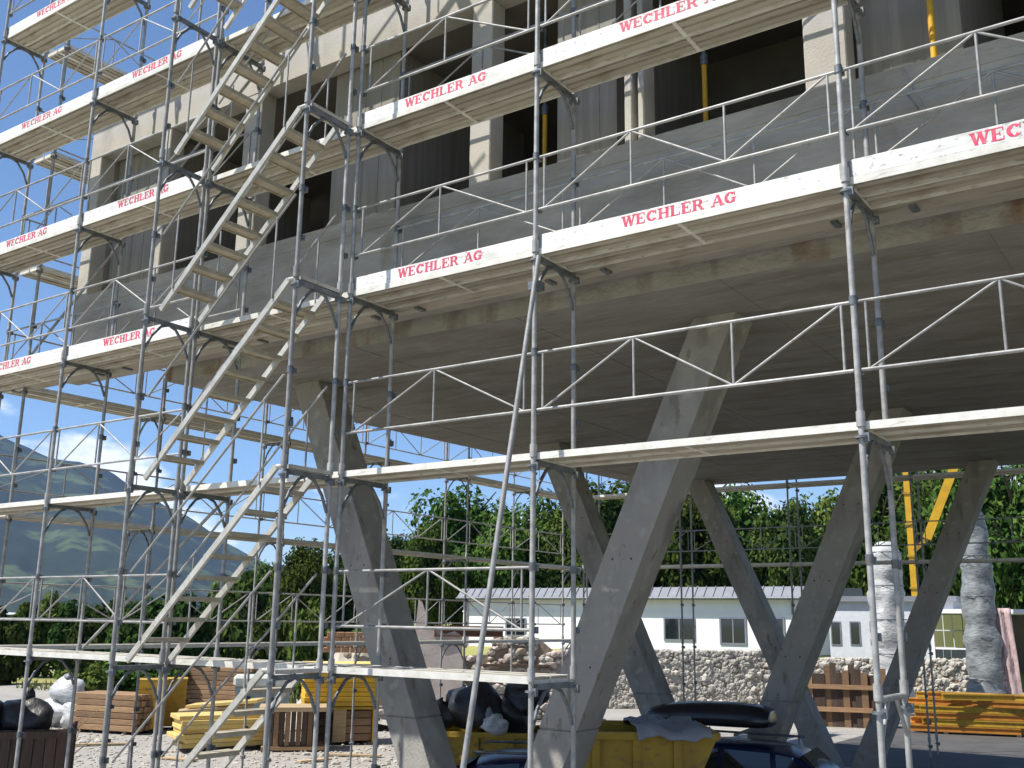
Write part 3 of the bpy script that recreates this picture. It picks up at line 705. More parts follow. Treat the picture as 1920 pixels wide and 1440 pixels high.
for i, (dx, dz, r, lab) in enumerate(((-.75, 1.35, .3, 'small black bag at the left end of the shaded skip'), (-.1, 1.55, .5, 'big black bag bulging from the middle of the shaded skip'), (.55, 1.35, .4, 'black bag beside the white plastic in the shaded skip'), (.85, 1.75, .35, 'topmost black bag on the right of the shaded skip'))):
    q = Matrix.Rotation(face_cam(p) - .1, 3, 'Z') @ Vector((dx, -.2, 0)); o = thing('rubbish_bag', lab, 'bag', (p.x + q.x, p.y + q.y, dz - r * .6), 0, 'bags on the shaded skip')
    b = MB(); b.rock((0, 0, r * .7), r, 1.1, 1, .95, 0, True, 3, .25); b.build('bag_body', BLKBAG, o); b = MB(); b.rock((0, 0, r * 1.6), r * .22, 1, 1, 1.6, 0, True, 2, .3); b.build('tied_neck', BLKBAG, o)
q = Matrix.Rotation(face_cam(p) - .1, 3, 'Z') @ Vector((.3, -.72, 0))
o = thing('plastic_bundle', 'crumpled white plastic on the front edge of the shaded skip', 'plastic', (p.x + q.x, p.y + q.y, 1.17)); b = MB(); b.rock((0, 0, .2), .22, 1.5, .8, .8, 0, True, 3, .35); b.build('sheet', PLAST, o)
b = MB(); b.rock((-.05, -.05, .35), .08, 1, 1, 1.2, 0, True, 2, .35); b.build('twist', PLASTG, o)

# ---- cars
def car(p, rz, label, roofbox=None):
    t = thing('car', label, 'car', (p.x, p.y, 0), rz)
    W = 1.74
    # side stations: (x, z of sill, z of belt/hood), nose at -x
    def loft(name, secs, m, par, smooth=True):
        b = MB(); n = len(secs[0]); vs = [v for s_ in secs for v in s_]
        fs = []
        for k in range(len(secs) - 1):
            for i in range(n): fs.append((k * n + i, k * n + (i + 1) % n, (k + 1) * n + (i + 1) % n, (k + 1) * n + i))
        fs.append(list(range(n))[::-1]); fs.append([(len(secs) - 1) * n + i for i in range(n)])
        b.add(vs, fs, smooth); o = b.build(name, m, par)
        md = o.modifiers.new('b', 'SUBSURF'); md.levels = 1; md.render_levels = 2
        return o
    def sec(x, zb, zt, hw, crown=.04, tuck=.05):
        return [(x, -hw + tuck, zb), (x, -hw, zb + .18), (x, -hw, zt - .16), (x, -hw + .07, zt - .02), (x, -hw * .5, zt + crown * .7), (x, 0, zt + crown), (x, hw * .5, zt + crown * .7), (x, hw - .07, zt - .02), (x, hw, zt - .16), (x, hw, zb + .18), (x, hw - tuck, zb)]
    loft('body', [sec(-2.16, .32, .55, .60), sec(-2.10, .24, .66, .72), sec(-1.75, .2, .78, .84), sec(-1.15, .2, .90, .87), sec(-.6, .2, .95, .87), sec(.9, .2, .96, .87), sec(1.75, .2, .97, .85), sec(2.08, .26, .9, .76), sec(2.14, .34, .72, .66)], BLUE, t)
    def cab(x, zb, zt, hb, ht): return [(x, -hb, zb), (x, -hb + .01, zb + .1), (x, -ht - .05, zt - .10), (x, -ht, zt - .03), (x, -ht * .5, zt + .015), (x, 0, zt + .02), (x, ht * .5, zt + .015), (x, ht, zt - .03), (x, ht + .05, zt - .10), (x, hb - .01, zb + .1), (x, hb, zb)]
    c = loft('cabin', [cab(-1.02, .88, .93, .80, .78), cab(-.72, .9, 1.10, .80, .74), cab(-.15, .9, 1.42, .80, .60), cab(.2, .9, 1.47, .80, .60), cab(1.0, .9, 1.47, .80, .60), cab(1.55, .9, 1.40, .79, .60), cab(1.88, .9, 1.18, .78, .66), cab(2.02, .9, .96, .76, .72)], BLUE, t)
    for s in (-1, 1):                                            # side windows, slightly proud panes
        for xs in (((-.62, 1.00), (-.10, 1.36), (.42, 1.40), (.42, 1.00)), ((.50, 1.00), (.50, 1.40), (1.18, 1.38), (1.22, 1.00)), ((1.30, 1.00), (1.26, 1.37), (1.50, 1.34), (1.72, 1.02))):
            b = MB(); pts = []
            for x, z in xs:
                k = (z - 1.0) / .42; pts.append((x, s * (.815 - .155 * k), z))
            inn = [(x, y - s * .05, z) for x, y, z in pts]
            b.add(pts + inn, [(0, 1, 2, 3), (4, 7, 6, 5), (0, 4, 5, 1), (1, 5, 6, 2), (2, 6, 7, 3), (3, 7, 4, 0)]); b.build('side_window', GLASS, t)
        b = MB(); b.bar((-.6, s * .83, .985), (1.75, s * .83, .985), .012, .02); b.build('window_trim', CHRM, t)
        b = MB(); b.rock((-.55, s * .95, 1.03), .1, .8, 1.1, .75, 0, True, 2, .05); b.build('mirror', BLUE, t)
        b = MB(); b.tube((-.2, s * .62, 1.52), (1.45, s * .62, 1.51), .018, 8); b.build('roof_rail', STEELD, t)
        b = MB(); b.rock((-2.02, s * .62, .66), .14, .6, 1, .6, 0, True, 2, .03); b.build('headlight', CHRM, t)
        b = MB(); b.rock((2.06, s * .66, .86), .12, .4, .8, 1, 0, True, 2, .03); b.build('tail_light', mat('red_lens', (.35, .01, .01), (.3, .01, .01), .2), t)
    for nm, xs in (('windscreen', ((-.93, 1.0, .70), (-.22, 1.42, .56))), ('rear_window', ((1.98, 1.02, .66), (1.62, 1.36, .56)))):
        (x0, z0, h0), (x1, z1, h1) = xs; dx = -.015 if nm == 'windscreen' else .02
        pts = [(x0 + dx, -h0, z0 + .02), (x0 + dx, h0, z0 + .02), (x1 + dx, h1, z1 + .02), (x1 + dx, -h1, z1 + .02)]; inn = [(x - dx * 3, y, z - .03) for x, y, z in pts]
        b = MB(); b.add(pts + inn, [(0, 1, 2, 3), (4, 7, 6, 5), (0, 4, 5, 1), (1, 5, 6, 2), (2, 6, 7, 3), (3, 7, 4, 0)]); b.build(nm, GLASS, t)
    for x in (-1.32, 1.28):
        for s in (-1, 1):
            b = MB(); b.tube((x, s * .68, .32), (x, s * .89, .32), .32, 20); wl = b.build('wheel', RUBB, t)
            b = MB(); b.tube((x, s * .88, .32), (x, s * .90, .32), .2, 16); b.build('rim', CHRM, wl)
    return t
p = atD(1318, 1400, 15.9); p.z = 0; RZ = .15
car(p, RZ, 'dark blue estate car carrying a roof box, parked behind the yellow skip')
q = Matrix.Rotation(RZ, 3, 'Z') @ Vector((.12, 0, 0))
t = thing('roof_box', 'glossy black roof box on top of the blue car', 'roof box', (p.x + q.x, p.y + q.y, 1.60), RZ)
b = MB(); secs = []
for x, hw, zb, zt in ((-1.0, .16, .16, .22), (-.95, .28, .10, .28), (-.6, .38, .06, .38), (.2, .40, .06, .42), (.8, .40, .06, .40), (.97, .34, .08, .34), (1.0, .28, .12, .30)):
    secs.append([(x, -hw, zb + .06), (x, -hw, (zb + zt) / 2), (x, -hw * .8, zt), (x, 0, zt + .02), (x, hw * .8, zt), (x, hw, (zb + zt) / 2), (x, hw, zb + .06), (x, hw * .8, zb), (x, -hw * .8, zb)])
n = 9; b.add([v for s_ in secs for v in s_], [(k * n + i, k * n + (i + 1) % n, (k + 1) * n + (i + 1) % n, (k + 1) * n + i) for k in range(6) for i in range(n)] + [list(range(n))[::-1], [54 + i for i in range(n)]], True)
o = b.build('shell', mat('black_gloss', (.012, .014, .02), (.02, .02, .025), .2), t); md = o.modifiers.new('b', 'SUBSURF'); md.levels = 1; md.render_levels = 2
for x in (-.45, .55):
    b = MB(); b.bar((x, -.62, .0), (x, .62, .0), .05, .03); b.build('cross_bar', STEELD, t)
p = atD(925, 1440, 13.9); p.z = 0
car(p, .5, 'second dark blue car, mostly hidden between the front column arms')

# ---- stones, ruin and rubble behind the building
def stone_wall(pa, pb, h, label, n, m, smin=.10, smax=.22, name='stone_wall'):
    d = (pb - pa); L = d.length; rz = math.atan2(d.y, d.x)
    t = thing(name, label, 'wall', (pa.x, pa.y, 0), rz)
    b = MB(); b.prism([(-.1, -.1), (1.2, -.1), (1.0, h - .12), (.22, h - .12)], 0, L, 0, 'x'); b.build('core', EARTH, t)
    random.seed(int(L * 100)); b = MB()
    big = []
    for i in range(n):
        x = random.uniform(0, L); k = random.random(); z = h * k; y = -.05 + .30 * k
        r = random.uniform(smin, smax)
        if random.random() < .12: z = h - .08 + random.uniform(-.05, .08); y = random.uniform(.2, .9)
        if r > smax * .93 and len(big) < 90: big.append((x, y, z, r)); continue
        b.rock((x, y, max(.05, z)), r, random.uniform(.8, 1.3), .8, random.uniform(.6, .95), 0, False, 1, .22)
    o = b.build('small_stones', m, t); o['kind'] = 'stuff'
    for x, y, z, r in big:
        b = MB(); b.rock((0, 0, 0), r * 1.25, random.uniform(.9, 1.4), .85, random.uniform(.65, .95), 0, False, 1, .22); b.build('stone', m, t, (x, y - .03, max(.1, z)))
    return t
stone_wall(Vector((-21.2, 34.2, 0)), Vector((-14.6, 40.4, 0)), 2.15, 'pale loose stone retaining wall seen between the rear columns', 4200, STONE, .05, .13)
stone_wall(Vector((-13.6, 38.5, 0)), Vector((-8.2, 41.5, 0)), 2.0, 'second pale stone wall seen through the right hand columns', 2000, STONE, .05, .13)
# earth cut with timber shoring
p = atD(1585, 1300, 33); t = thing('timber_shoring', 'brown upright timber shoring against the earth behind the columns', 'shoring', (p.x, p.y, 0), face_cam(p))
for i in range(14):
    b = MB(); b.box(-.1, .1, -.06, .06, 0, 1.7 + random.uniform(-.2, .35)); b.build('plank', [WOODD, WOOD, WOODD][i % 3], t, (-1.3 + i * .19, random.uniform(-.04, .04), 0))
for z in (.5, 1.2):
    b = MB(); b.box(-1.4, 1.4, -.16, -.07, z, z + .14); b.build('waler', WOOD, t)
# ruin: broken concrete pier, rusty girder, old rubble masonry
p = atD(832, 1290, 33); rz = face_cam(p)
t = thing('broken_pier', 'broken pinkish concrete pier of the demolished wall', 'ruin', (p.x, p.y, 0), rz)
b = MB(); pts = [(-.85, 0), (.55, 0), (.6, 1.4), (.55, 2.7), (.3, 2.85), (.0, 2.75), (-.35, 2.95), (-.6, 3.0), (-.8, 2.8)]; b.prism(pts, -.35, .35); b.build('pier', PINKC, t)
b = MB(); b.prism([(-1.0, 2.6), (-.65, 2.6), (-.62, 3.3), (-.78, 3.75), (-.9, 3.85), (-.95, 3.2)], -.2, .2); b.build('stub', PINKC, t)
b = MB(); b.tube((.2, -.37, .62), (.2, -.34, .62), .12, 10); b.build('drain_hole', WOODD, t)
p = atD(975, 1290, 34); rz = face_cam(p)
t = thing('masonry_ruin', 'remnant of old rubble masonry wall beside the broken pier', 'ruin', (p.x, p.y, 0), rz)
b = MB(); b.prism([(-2.2, 0), (1.6, 0), (1.6, 2.1), (1.1, 2.25), (.6, 2.65), (-.9, 2.7), (-1.0, 2.1), (-2.2, 2.0)], -.2, .35); b.build('core', MASON, t)
random.seed(9)
for i in range(280):
    x = random.uniform(-2.1, 1.5); z = random.uniform(.05, 2.65)
    if x < -1 and z > 2.0: continue
    if x > .6 and z > 2.2: continue
    b = MB(); b.rock((0, 0, 0), random.uniform(.09, .17), random.uniform(1, 1.6), .7, random.uniform(.6, .9), 0, False, 1, .2); b.build('stone', [MASON, STONE, PINKC][i % 3], t, (x, -.22, z))
b = MB(); b.box(-1.25, 1.0, -.36, -.20, 1.72, 1.8); b.build('string_course', WOODD, t)
p = atD(880, 1185, 33.2); t = thing('girder', 'rusty steel girder lying on the broken masonry', 'girder', (p.x, p.y, p.z - .15), face_cam(p) + .06)
b = MB()
for z0, z1, wd in ((0, .04, .3), (.04, .30, .04), (.30, .34, .3)): b.box(-1.1, 1.1, -wd / 2, wd / 2, z0, z1)
b.build('web', RUST, t); b = MB(); b.box(-1.14, -1.1, -.15, .15, 0, .34); b.build('end_plate', RUST, t)
p = atD(640, 1260, 31); t = thing('rubble_mound', 'pale rubble and earth mound behind the yellow block', 'rubble', (p.x, p.y, 0), face_cam(p))
b = MB(); pts = []
nx, ny = 26, 12
for j in range(ny + 1):
    for i in range(nx + 1):
        x = -2.2 + 4.6 * i / nx; y = -1.3 + 2.6 * j / ny
        hgt = 2.7 * math.exp(-((x - .6) / 1.25) ** 2 - (y / .9) ** 2) + .5 * math.exp(-((x + .8) / 1.1) ** 2 - (y / .9) ** 2)
        pts.append((x, y, hgt * (1 + .22 * mnoise.noise(Vector((x * 2, y * 2, 7)))) - .03))
b.add(pts, [(j * (nx + 1) + i, j * (nx + 1) + i + 1, (j + 1) * (nx + 1) + i + 1, (j + 1) * (nx + 1) + i) for j in range(ny) for i in range(nx)], False); b.build('mound', STONE, t)
for i in range(50):
    x = random.uniform(-1.5, 2); y = random.uniform(-1.1, -.1); hgt = 2.65 * math.exp(-((x - .6) / 1.25) ** 2 - (y / .9) ** 2)
    b = MB(); b.rock((0, 0, 0), random.uniform(.07, .2), 1.2, 1, .8, 0, False, 1, .25); b.build('stone', [STONE, PINKC][i % 2], t, (x, y, hgt + .03))
p = atD(650, 1205, 30.4); t = thing('brick_block', 'brown broken brick block on top of the rubble mound', 'ruin', (p.x, p.y, p.z - .28), face_cam(p))
for j in range(4):
    for i in range(5):
        if j == 3 and i > 3: continue
        b = MB(); b.bbox(-.125, .125, -.3, .3, 0, .14, .012); b.build('brick', [mat('brown_brick', (.34, .19, .10), (.25, .14, .08), .95), MASON][0] if (i, j) == (0, 0) else bpy.data.materials['brown_brick'], t, (-.55 + i * .262 + (j % 2) * .1, 0, j * .148))

# ---- white building behind
WB = 47.0
def wbx(u): return atY(u, 1180, WB).x
gz = atY(1240, 1222, WB).z; tz = atY(1240, 1122, WB).z
wb = thing('white_house', 'long low white building with grey roof edge behind the yard', 'building', (0, 0, 0))
x0, x1 = wbx(868), wbx(1500)
b = MB(); b.box(x0, x1, WB, WB + 9, -.3, tz); b.build('wall', WHITE, wb)
b = MB(); b.prism([(WB - .35, tz), (WB + 9.3, tz), (WB + 9.0, tz + .75), (WB + .15, tz + .55)], x0 - .25, x1 + .3, 0, 'x'); b.build('roof', ROOFG, wb)
for k in range(40):
    x = x0 + (x1 - x0) * (k + .5) / 40; b = MB(); b.bar((x, WB - .36, tz + .03), (x, WB + .13, tz + .585), .04, .03); b.build('roof_seam', ROOFG, wb)
for (u0, u1, v0, v1) in ((1247, 1302, 1160, 1198), (1352, 1398, 1160, 1205), (1120, 1160, 1160, 1190), (1440, 1470, 1160, 1195), (950, 985, 1160, 1190)):
    xa, xb = wbx(u0), wbx(u1); za = atY(u0, v1, WB).z; zb = atY(u0, v0, WB).z
    b = MB(); b.box(xa - .06, xa + .03, WB - .05, WB + .04, za, zb); b.box(xb - .03, xb + .06, WB - .05, WB + .04, za, zb); b.box(xa - .06, xb + .06, WB - .055, WB + .04, za - .08, za); b.box(xa - .06, xb + .06, WB - .055, WB + .04, zb, zb + .05)
    b.box((xa + xb) / 2 - .03, (xa + xb) / 2 + .03, WB - .045, WB + .03, za, zb)
    f = b.build('window', ROOFG, wb); b = MB(); b.box(xa + .03, xb - .03, WB - .03, WB - .012, za, zb); b.build('pane', GLASS, f)
b = MB(); b.box(x0 - .05, x1 + .05, WB - .03, WB - .006, tz - .75, tz - .68); b.build('cornice', WHITE, wb)
b = MB(); b.tube((x0 - .2, WB - .42, tz + .0), (x1 + .2, WB - .42, tz + .0), .07, 8); b.build('gutter', STEELD, wb)
for x in (x0 + .3, (x0 + x1) / 2 - .7, x1 - .3):
    b = MB(); b.tube((x, WB - .08, 0), (x, WB - .08, tz - .1), .045, 8); b.build('downpipe', STEEL, wb)
wg = thing('grey_annex', 'pale grey annex with narrow dark windows right of the white building', 'building', (0, 0, 0))
YA = 44.0; xa, xb = atY(1555, 1180, YA).x, atY(1790, 1180, YA).x; za = atY(1600, 1128, YA).z
ANX = mat('pale_grey_render', (.58, .60, .63), (.50, .52, .55), .85)
b = MB(); b.box(xa, xb, YA, YA + 7, -.3, za); b.build('wall', ANX, wg)
b = MB(); b.box(xa - .2, xb + .2, YA - .2, YA + 7.2, za, za + .22); b.build('roof', ROOFG, wg)
for u in (1568, 1604, 1642, 1690):
    x = atY(u, 1190, YA).x; z0, z1 = atY(u, 1210, YA).z, atY(u, 1165, YA).z
    b = MB(); b.box(x - .22, x + .22, YA - .03, YA + .02, z0, z1); f = b.build('window', ROOFG, wg); b = MB(); b.box(x - .17, x + .17, YA - .036, YA - .03, z0 + .05, z1 - .05); b.build('pane', GLASS, f)
# ---- site cabin / glazed shed at right
YC = 42.0; xa, xb = atY(1745, 1180, YC).x, atY(1960, 1180, YC).x; zt = atY(1800, 1150, YC).z; zb = atY(1800, 1215, YC).z
t = thing('site_shed', 'white framed shed with yellow green panes and a dark open bay', 'shed', (0, 0, 0))
b = MB(); b.box(xa, xb, YC, YC + 4, zt, zt + .16); b.build('roof', WHITE, t)
b = MB(); b.box(xa, xb, YC + 3.8, YC + 4, 0, zt); b.build('rear_wall', SLABC, t)
for x in (xa, (xa * .62 + xb * .38), xb - .1):
    b = MB(); b.box(x, x + .1, YC, YC + .1, 0, zt); b.build('post', WHITE, t)
xm = xa * .62 + xb * .38
for i in range(4):
    for j in range(2):
        w_ = (xm - xa - .1) / 4; h_ = (zt - zb) / 2
        b = MB(); b.box(xa + .1 + i * w_ + .02, xa + .1 + (i + 1) * w_ - .02, YC + .03, YC + .06, zb + j * h_ + .02, zb + (j + 1) * h_ - .02); b.build('pane', GREENG, t)
b = MB(); b.box(xa + .1, xm, YC + .02, YC + .07, zb - .06, zb); b.build('window_rail', WHITE, t)
for i in range(5):
    b = MB(); w_ = (xm - xa - .1) / 5; b.box(xa + .1 + i * w_ + .01, xa + .1 + (i + 1) * w_ - .01, YC + .03, YC + .07, .05, zb - .07); b.build('panel', mat('dark_green_panel', (.03, .045, .045), (.02, .03, .03), .6) if i == 0 else bpy.data.materials['dark_green_panel'], t)
# ---- orange beams
p = atD(1835, 1330, 31); t = thing('beam_stack', 'stack of orange yellow formwork beams in the shade at the right', 'beam stack', (p.x, p.y, 0), face_cam(p) + .12)
random.seed(31)
for j in range(6):
    for i in range(5):
        b = MB(); b.box(-1.55, 1.55, -.05, .05, 0, .035); b.box(-1.55, 1.55, -.018, .018, .035, .145); b.box(-1.55, 1.55, -.05, .05, .145, .18); b.build('beam', [ORNG, YELD][(i + j) % 2], t, (random.uniform(-.5, .5), -.3 + i * .14, .12 + j * .19), random.uniform(-.02, .02) if j < 4 else random.uniform(-.22, .22))
for x in (-1, 1):
    b = MB(); b.box(x - .06, x + .06, -.4, .4, 0, .12); b.build('bearer', WOODD, t)
# ---- plastic wrapped shafts
def wrapped(u, v, D, vtop, rpx, label, m, lean=0, taper=.9):
    p = atD(u, v, D); top = atD(u, vtop, D).z; r = rpx * D / FPX; H = top
    t = thing('wrapped_column', label, 'column', (p.x, p.y, 0))
    prof = []; N = 34
    for k in range(N + 1):
        z = H * k / N; rr = r * (1 - (1 - taper) * (k / N)) * (1 + .12 * mnoise.noise(Vector((0, u, z * 2.0))) + (.06 if k % 4 == 0 else 0))
        if k > N - 3: rr *= (.95, .8, .45)[k - N + 2]
        prof.append((rr, z))
    b = MB(); b.lathe([(0.001, 0)] + prof + [(.001, H + .02)], (0, 0, 0), 22)
    b.v = [(x + lean * z + .20 * r * mnoise.noise(Vector((x * 2, y * 2, z * 1.6))), y + .18 * r * mnoise.noise(Vector((x * 2, z * 1.5, y * 2))), z) for x, y, z in b.v]
    b.build('wrapping', m, t)
    for k in range(3, 16, 3):
        z = H * k / 16; rr = r * (1 - (1 - taper) * (k / 16)) * 1.05; b = MB(); b.lathe([(rr, z - .02), (rr + .012, z), (rr, z + .02)], (lean * z, 0, 0), 18); b.build('strap', STEELD, t)
wrapped(1672, 1250, 35, 1012, 33, 'column bundled in white plastic sheeting behind the right scaffold post', PLAST)
wrapped(1848, 1262, 36, 935, 36, 'tall tapering column wrapped in grey plastic near the right edge', PLASTG, .0, .62)
p = atD(1885, 1262, 35.6); t = thing('safety_net', 'faded pink safety net hanging beside the grey wrapped column', 'net', (p.x, p.y, 0), face_cam(p))
b = MB(); nx, ny = 10, 18; vs = []; H = atD(1885, 1140, 35.6).z
for j in range(ny + 1):
    for i in range(nx + 1): vs.append(((-.25 + .6 * i / nx) * (1 + .5 * (1 - j / ny)), .08 * math.sin(i * 1.4 + j * .3) + .05 * mnoise.noise(Vector((i * .5, j * .5, 0))), H * j / ny))
b.add(vs, [(j * (nx + 1) + i, j * (nx + 1) + i + 1, (j + 1) * (nx + 1) + i + 1, (j + 1) * (nx + 1) + i) for j in range(ny) for i in range(nx)], True); o = b.build('netting', PINK, t); md = o.modifiers.new('s', 'SOLIDIFY'); md.thickness = .012
b = MB(); b.tube((.1, .1, 0), (.1, .1, H + .1), .03, 8); b.build('pole', STEELD, t)
# ---- yellow crane beyond
p = atD(1718, 1150, 42); t = thing('site_crane', 'yellow site crane mast with slanting boom beyond the columns', 'crane', (p.x, p.y, 0), face_cam(p))
H = atD(1718, 850, 42).z; r = .13
b = MB(); b.bar((0, 0, .4), (0, 0, H), .27, .27, up=(0, 1, 0)); b.build('mast', YEL, t)
for k in range(7):
    b = MB(); z = .8 + k * (H - 1) / 7; b.box(-.18, .18, -.18, .18, z, z + .09); b.build('collar', YELD, t)
b = MB(); b.bbox(-1.1, 1.1, -1.1, 1.1, 0, .5, .05); b.build('base', YELD, t)
inv = Matrix.Rotation(-face_cam(p), 3, 'Z'); o0 = Vector((p.x, p.y, 0))
pa = inv @ (atD(1738, 1010, 42) - o0); pb = inv @ (atD(1792, 868, 42) - o0)
b = MB(); b.bar(pa, pb, .34, .40, up=(0, 1, 0)); b.build('boom', YEL, t)
b = MB(); b.bar((.05, 0, pa.z - .5), pa, .16, .16, up=(0, 1, 0)); b.build('boom_foot', YELD, t)

# ================================================================== TREES
def leaf_mesh(name, seed, nclump, nleaf, size, m, shape=(1, 1, 1), conic=False):
    random.seed(seed); vs = []; fs = []
    cl = []
    for i in range(nclump):
        while True:
            c = Vector((random.uniform(-1, 1), random.uniform(-1, 1), random.uniform(-1, 1)))
            if c.length < 1: break
        c *= .78
        if conic: k = (1 - (c.z + 1) / 2) * .9 + .15; c.x *= k; c.y *= k
        cl.append((c, random.uniform(.22, .40)))
    for c, r in cl:
        for k in range(nleaf):
            d = Vector((random.gauss(0, 1), random.gauss(0, 1), random.gauss(0, 1)))
            if d.length < 1e-3: continue
            d.normalize(); p = c + d * r * random.uniform(.55, 1.08)
            p = Vector((p.x * shape[0], p.y * shape[1], p.z * shape[2]))
            nrm = (d + Vector((random.uniform(-.8, .8), random.uniform(-.8, .8), random.uniform(-.2, 1.0)))).normalized()
            a = nrm.orthogonal().normalized(); a.rotate(Matrix.Rotation(random.uniform(0, 6.28), 3, nrm)); b2 = nrm.cross(a)
            s = size * random.uniform(.6, 1.35); i0 = len(vs)
            vs += [p - a * s, p + b2 * s * .55, p + a * s, p - b2 * s * .55]; fs.append((i0, i0 + 1, i0 + 2, i0 + 3))
    me = bpy.data.meshes.new(name); me.from_pydata([tuple(v) for v in vs], [], fs); me.materials.append(m); me.update(); return me
def trunk_mesh(name, seed, m):
    random.seed(seed); b = MB(); b.tube((0, 0, 0), (.01, 0, .45), .035, 8, 0, .026); b.tube((.01, 0, .45), (-.01, .01, .85), .026, 8, 0, .010)
    for i in range(9):
        a = random.uniform(0, 6.28); z = random.uniform(.28, .72); b.tube((0, 0, z), (math.cos(a) * .3, math.sin(a) * .3, z + random.uniform(.12, .3)), .013, 6, 0, .004)
    return b.mesh(name, m)
CROWN = [leaf_mesh('crown', 40 + i, 64, 270, .050, LEAF if i < 3 else LEAF2) for i in range(5)]
CONE = leaf_mesh('crown', 60, 50, 140, .07, LEAF2, conic=True)
BUSH = [leaf_mesh('foliage', 70 + i, 26, 130, .10, [LEAF2, LEAF][i % 2]) for i in range(3)]
TRUNK = [trunk_mesh('trunk', 80 + i, BARK) for i in range(3)]
def tree(u, vtop, D, wpx, label, kind=0, z0=0, name='broadleaf_tree', vlow=None, group='trees behind the yard'):
    p = atD(u, 1150, D); H = atD(u, vtop, D).z - z0; r = wpx / 2 * D / FPX
    t = thing(name, label, 'tree', (p.x, p.y, z0), random.uniform(0, 6.28), group)
    lowf = .18 if vlow is None else max(.02, (atD(u, vlow, D).z - z0) / H)
    hz = H * (1 - lowf) / 2
    c = inst('crown', CONE if kind == 9 else CROWN[kind], t, (0, 0, H - hz), random.uniform(0, 6.28), (r * 1.1, r * 1.1, hz * 1.08))
    inst('trunk', TRUNK[kind % 3], t, (0, 0, 0), 0, (H * .8, H * .8, H))
random.seed(77)
# (u, top v, depth, width px)
TREES = [
 (500, 1052, 62, 120, 0, 'small rounded tree left of the front column behind the stair tower'),
 (565, 1012, 60, 120, 1, 'dark tree just left of the front column, behind the stair foot'),
 (640, 1030, 64, 110, 4, 'dark tree hidden behind the left arm of the front column'),
 (745, 1000, 66, 130, 3, 'lower bushy tree between the front column and the tall pointed tree'),
 (855, 905, 70, 200, 0, 'tall pointed tree rising highest in the gap left of the raking tube'),
 (800, 975, 62, 110, 2, 'light green tree in front of the tall pointed tree'),
 (950, 945, 68, 160, 1, 'broad green tree behind the raking tube'),
 (1030, 925, 72, 150, 2, 'green tree between the raking tube and the middle column'),
 (1110, 900, 66, 170, 3, 'dark green tree crossed by the inner scaffold post'),
 (1200, 870, 70, 190, 0, 'tall tree behind the right arm of the front column'),
 (1300, 880, 66, 170, 1, 'dense tree standing above the white building roof'),
 (1395, 900, 72, 180, 2, 'light leaved tree framed in the opening of the rear V'),
 (1480, 935, 64, 140, 4, 'dark tree low in the opening of the rear V'),
 (1570, 915, 70, 170, 0, 'tree behind the long arm of the middle column'),
 (1660, 860, 66, 180, 1, 'tall tree behind the white wrapped column'),
 (1745, 850, 70, 180, 3, 'dark tree behind the yellow crane'),
 (1840, 840, 64, 190, 2, 'tree behind the grey wrapped column'),
 (1925, 845, 62, 190, 0, 'bright tree at the right edge of the picture'),
]
for (u, v, D, wp, k, lab) in TREES: tree(u, v, D, wp, lab, k, 1.2 if D > 50 else 0, vlow=1175 if u > 700 else 1200)
def bush(u, vtop, D, wpx, label, k, z0=0):
    p = atD(u, 1200, D); H = atD(u, vtop, D).z - z0; r = wpx / 2 * D / FPX
    t = thing('shrub', label, 'shrub', (p.x, p.y, z0), random.uniform(0, 6.28), 'shrubs along the meadow')
    inst('foliage', BUSH[k], t, (0, 0, H * .5), random.uniform(0, 6.28), (r * 1.15, r * 1.15, H * .56)); inst('stem', TRUNK[k], t, (0, 0, 0), 0, (H, H, H * .8))
BUSHES = [(15, 1130, 48, 90, 'dark shrub at the left edge above the meadow'), (75, 1115, 54, 100, 'rounded shrub left of the second scaffold post'), (135, 1128, 52, 90, 'shrub below the bright far meadows'),
 (190, 1115, 50, 100, 'dark shrub right of the meadow strip'), (245, 1128, 46, 90, 'shrub behind the foot of the lowest stair flight'), (300, 1118, 50, 110, 'dark shrub behind the stair tower post'),
 (355, 1105, 48, 100, 'dense shrub in the middle of the hedge row'), (410, 1092, 52, 110, 'tall shrub above the plank stacks'), (465, 1075, 50, 110, 'tall dark shrub near the stair treads'), (520, 1120, 44, 100, 'black green shrub behind the covered bin'), (585, 1125, 42, 90, 'dark shrub left of the rubble mound'),
 (165, 1245, 34, 90, 'light green shrub behind the plank stack'), (235, 1240, 36, 110, 'leafy green shrub above the yellow crate'), (310, 1235, 36, 100, 'green shrub between the crate and the hedge'), (390, 1232, 38, 100, 'low green shrub above the long plank stack'), (700, 1130, 46, 80, 'shrub behind the dark column arm')]
for i, (u, v, D, wp, lab) in enumerate(BUSHES): bush(u, v, D, wp, lab, i % 3 if i < 11 else 1)
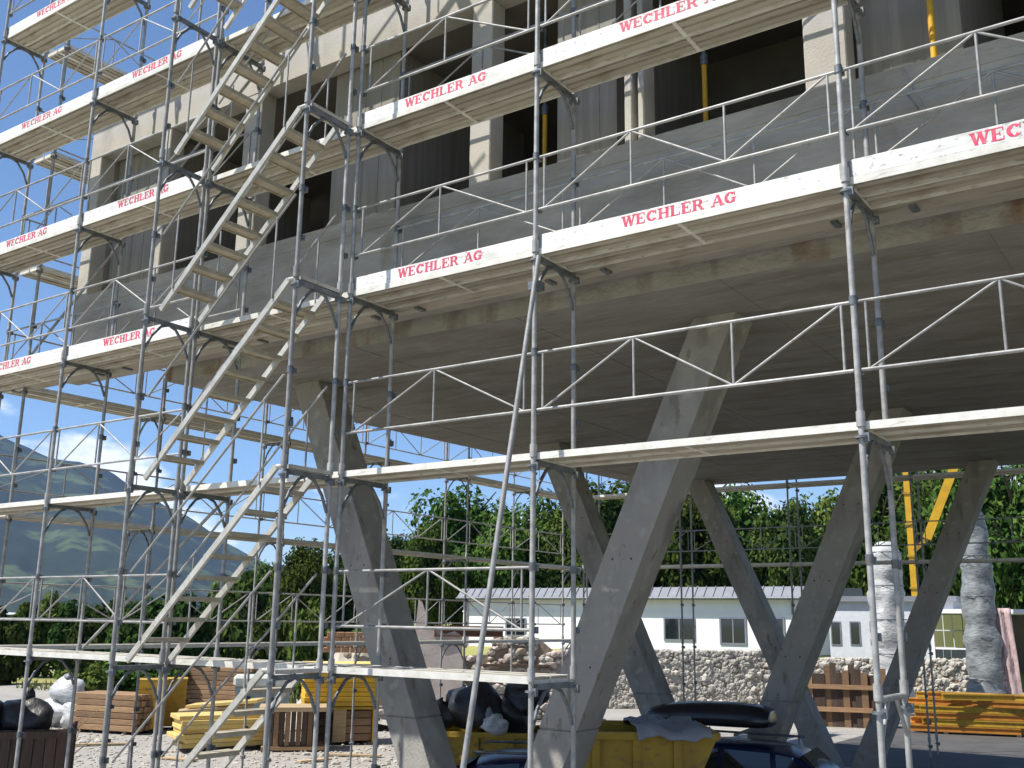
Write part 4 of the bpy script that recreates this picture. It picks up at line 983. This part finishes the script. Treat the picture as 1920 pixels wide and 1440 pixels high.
# grass and weeds along the foot of the bank, uncountable
random.seed(15); b = MB()
for i in range(5000):
    x = random.uniform(-45, -14); y = random.uniform(26, 41)
    if x > -24 and y < 34 + (x + 21) * .9 + 6: continue
    h = random.uniform(.15, .5); a = random.uniform(0, 3.14); dx, dy = math.cos(a) * .06, math.sin(a) * .06
    b.add([(x - dx, y - dy, 0), (x + dx, y + dy, 0), (x + random.uniform(-.15, .15), y + random.uniform(-.15, .15), h)], [(0, 1, 2)])
o = b.build('weeds', mat('weed_green', (.09, .13, .03), (.20, .19, .06), .9, 0, .5)); tag(o, 'dry grass and weeds along the far edge of the gravel yard', 'weeds'); o['kind'] = 'stuff'

# loose stones and scraps scattered over the gravel, uncountable
random.seed(99); b = MB()
for i in range(2600):
    u = random.uniform(-40, 760); v = random.uniform(1345, 1475); p = atZ(u, v, .03)
    b.rock((p.x, p.y, .03), random.uniform(.012, .05) if i % 40 else random.uniform(.06, .12), 1.2, 1, .7, 0, False, 1, .25)
o = b.build('loose_stones', STONE); tag(o, 'loose stones scattered over the gravel yard', 'stones'); o['kind'] = 'stuff'
for i, (u, v, L, rz, lab) in enumerate(((175, 1398, 1.6, .9, 'loose plank lying on the gravel before the plank stack'), (330, 1425, 1.1, .2, 'short board end on the gravel below the yellow panels'), (660, 1418, 1.4, .5, 'pale board lying in front of the yellow block'), (590, 1428, .8, 1.3, 'small offcut between the two boards near the column'))):
    p = atZ(u, v, .03); t = thing('loose_board', lab, 'board', (p.x, p.y, .045), rz); b = MB(); b.bbox(-L / 2, L / 2, -.09, .09, 0, .04, .005); b.build('plank', WOODL, t)
# ================================================================== HAZE
hz = bpy.data.materials.new('haze'); hz.use_nodes = True; t = hz.node_tree; t.nodes.clear()
ho = t.nodes.new('ShaderNodeOutputMaterial'); pv = t.nodes.new('ShaderNodeVolumePrincipled')
pv.inputs['Color'].default_value = (.20, .46, 1, 1); pv.inputs['Density'].default_value = .00007; pv.inputs['Anisotropy'].default_value = .1
t.links.new(pv.outputs[0], ho.inputs['Volume'])
b = MB(); b.box(-4900, 4900, -4900, 4900, -3, 900); o = b.build('haze', hz); o['kind'] = 'stuff'; tag(o, 'thin blue summer haze in front of the mountain', 'haze')
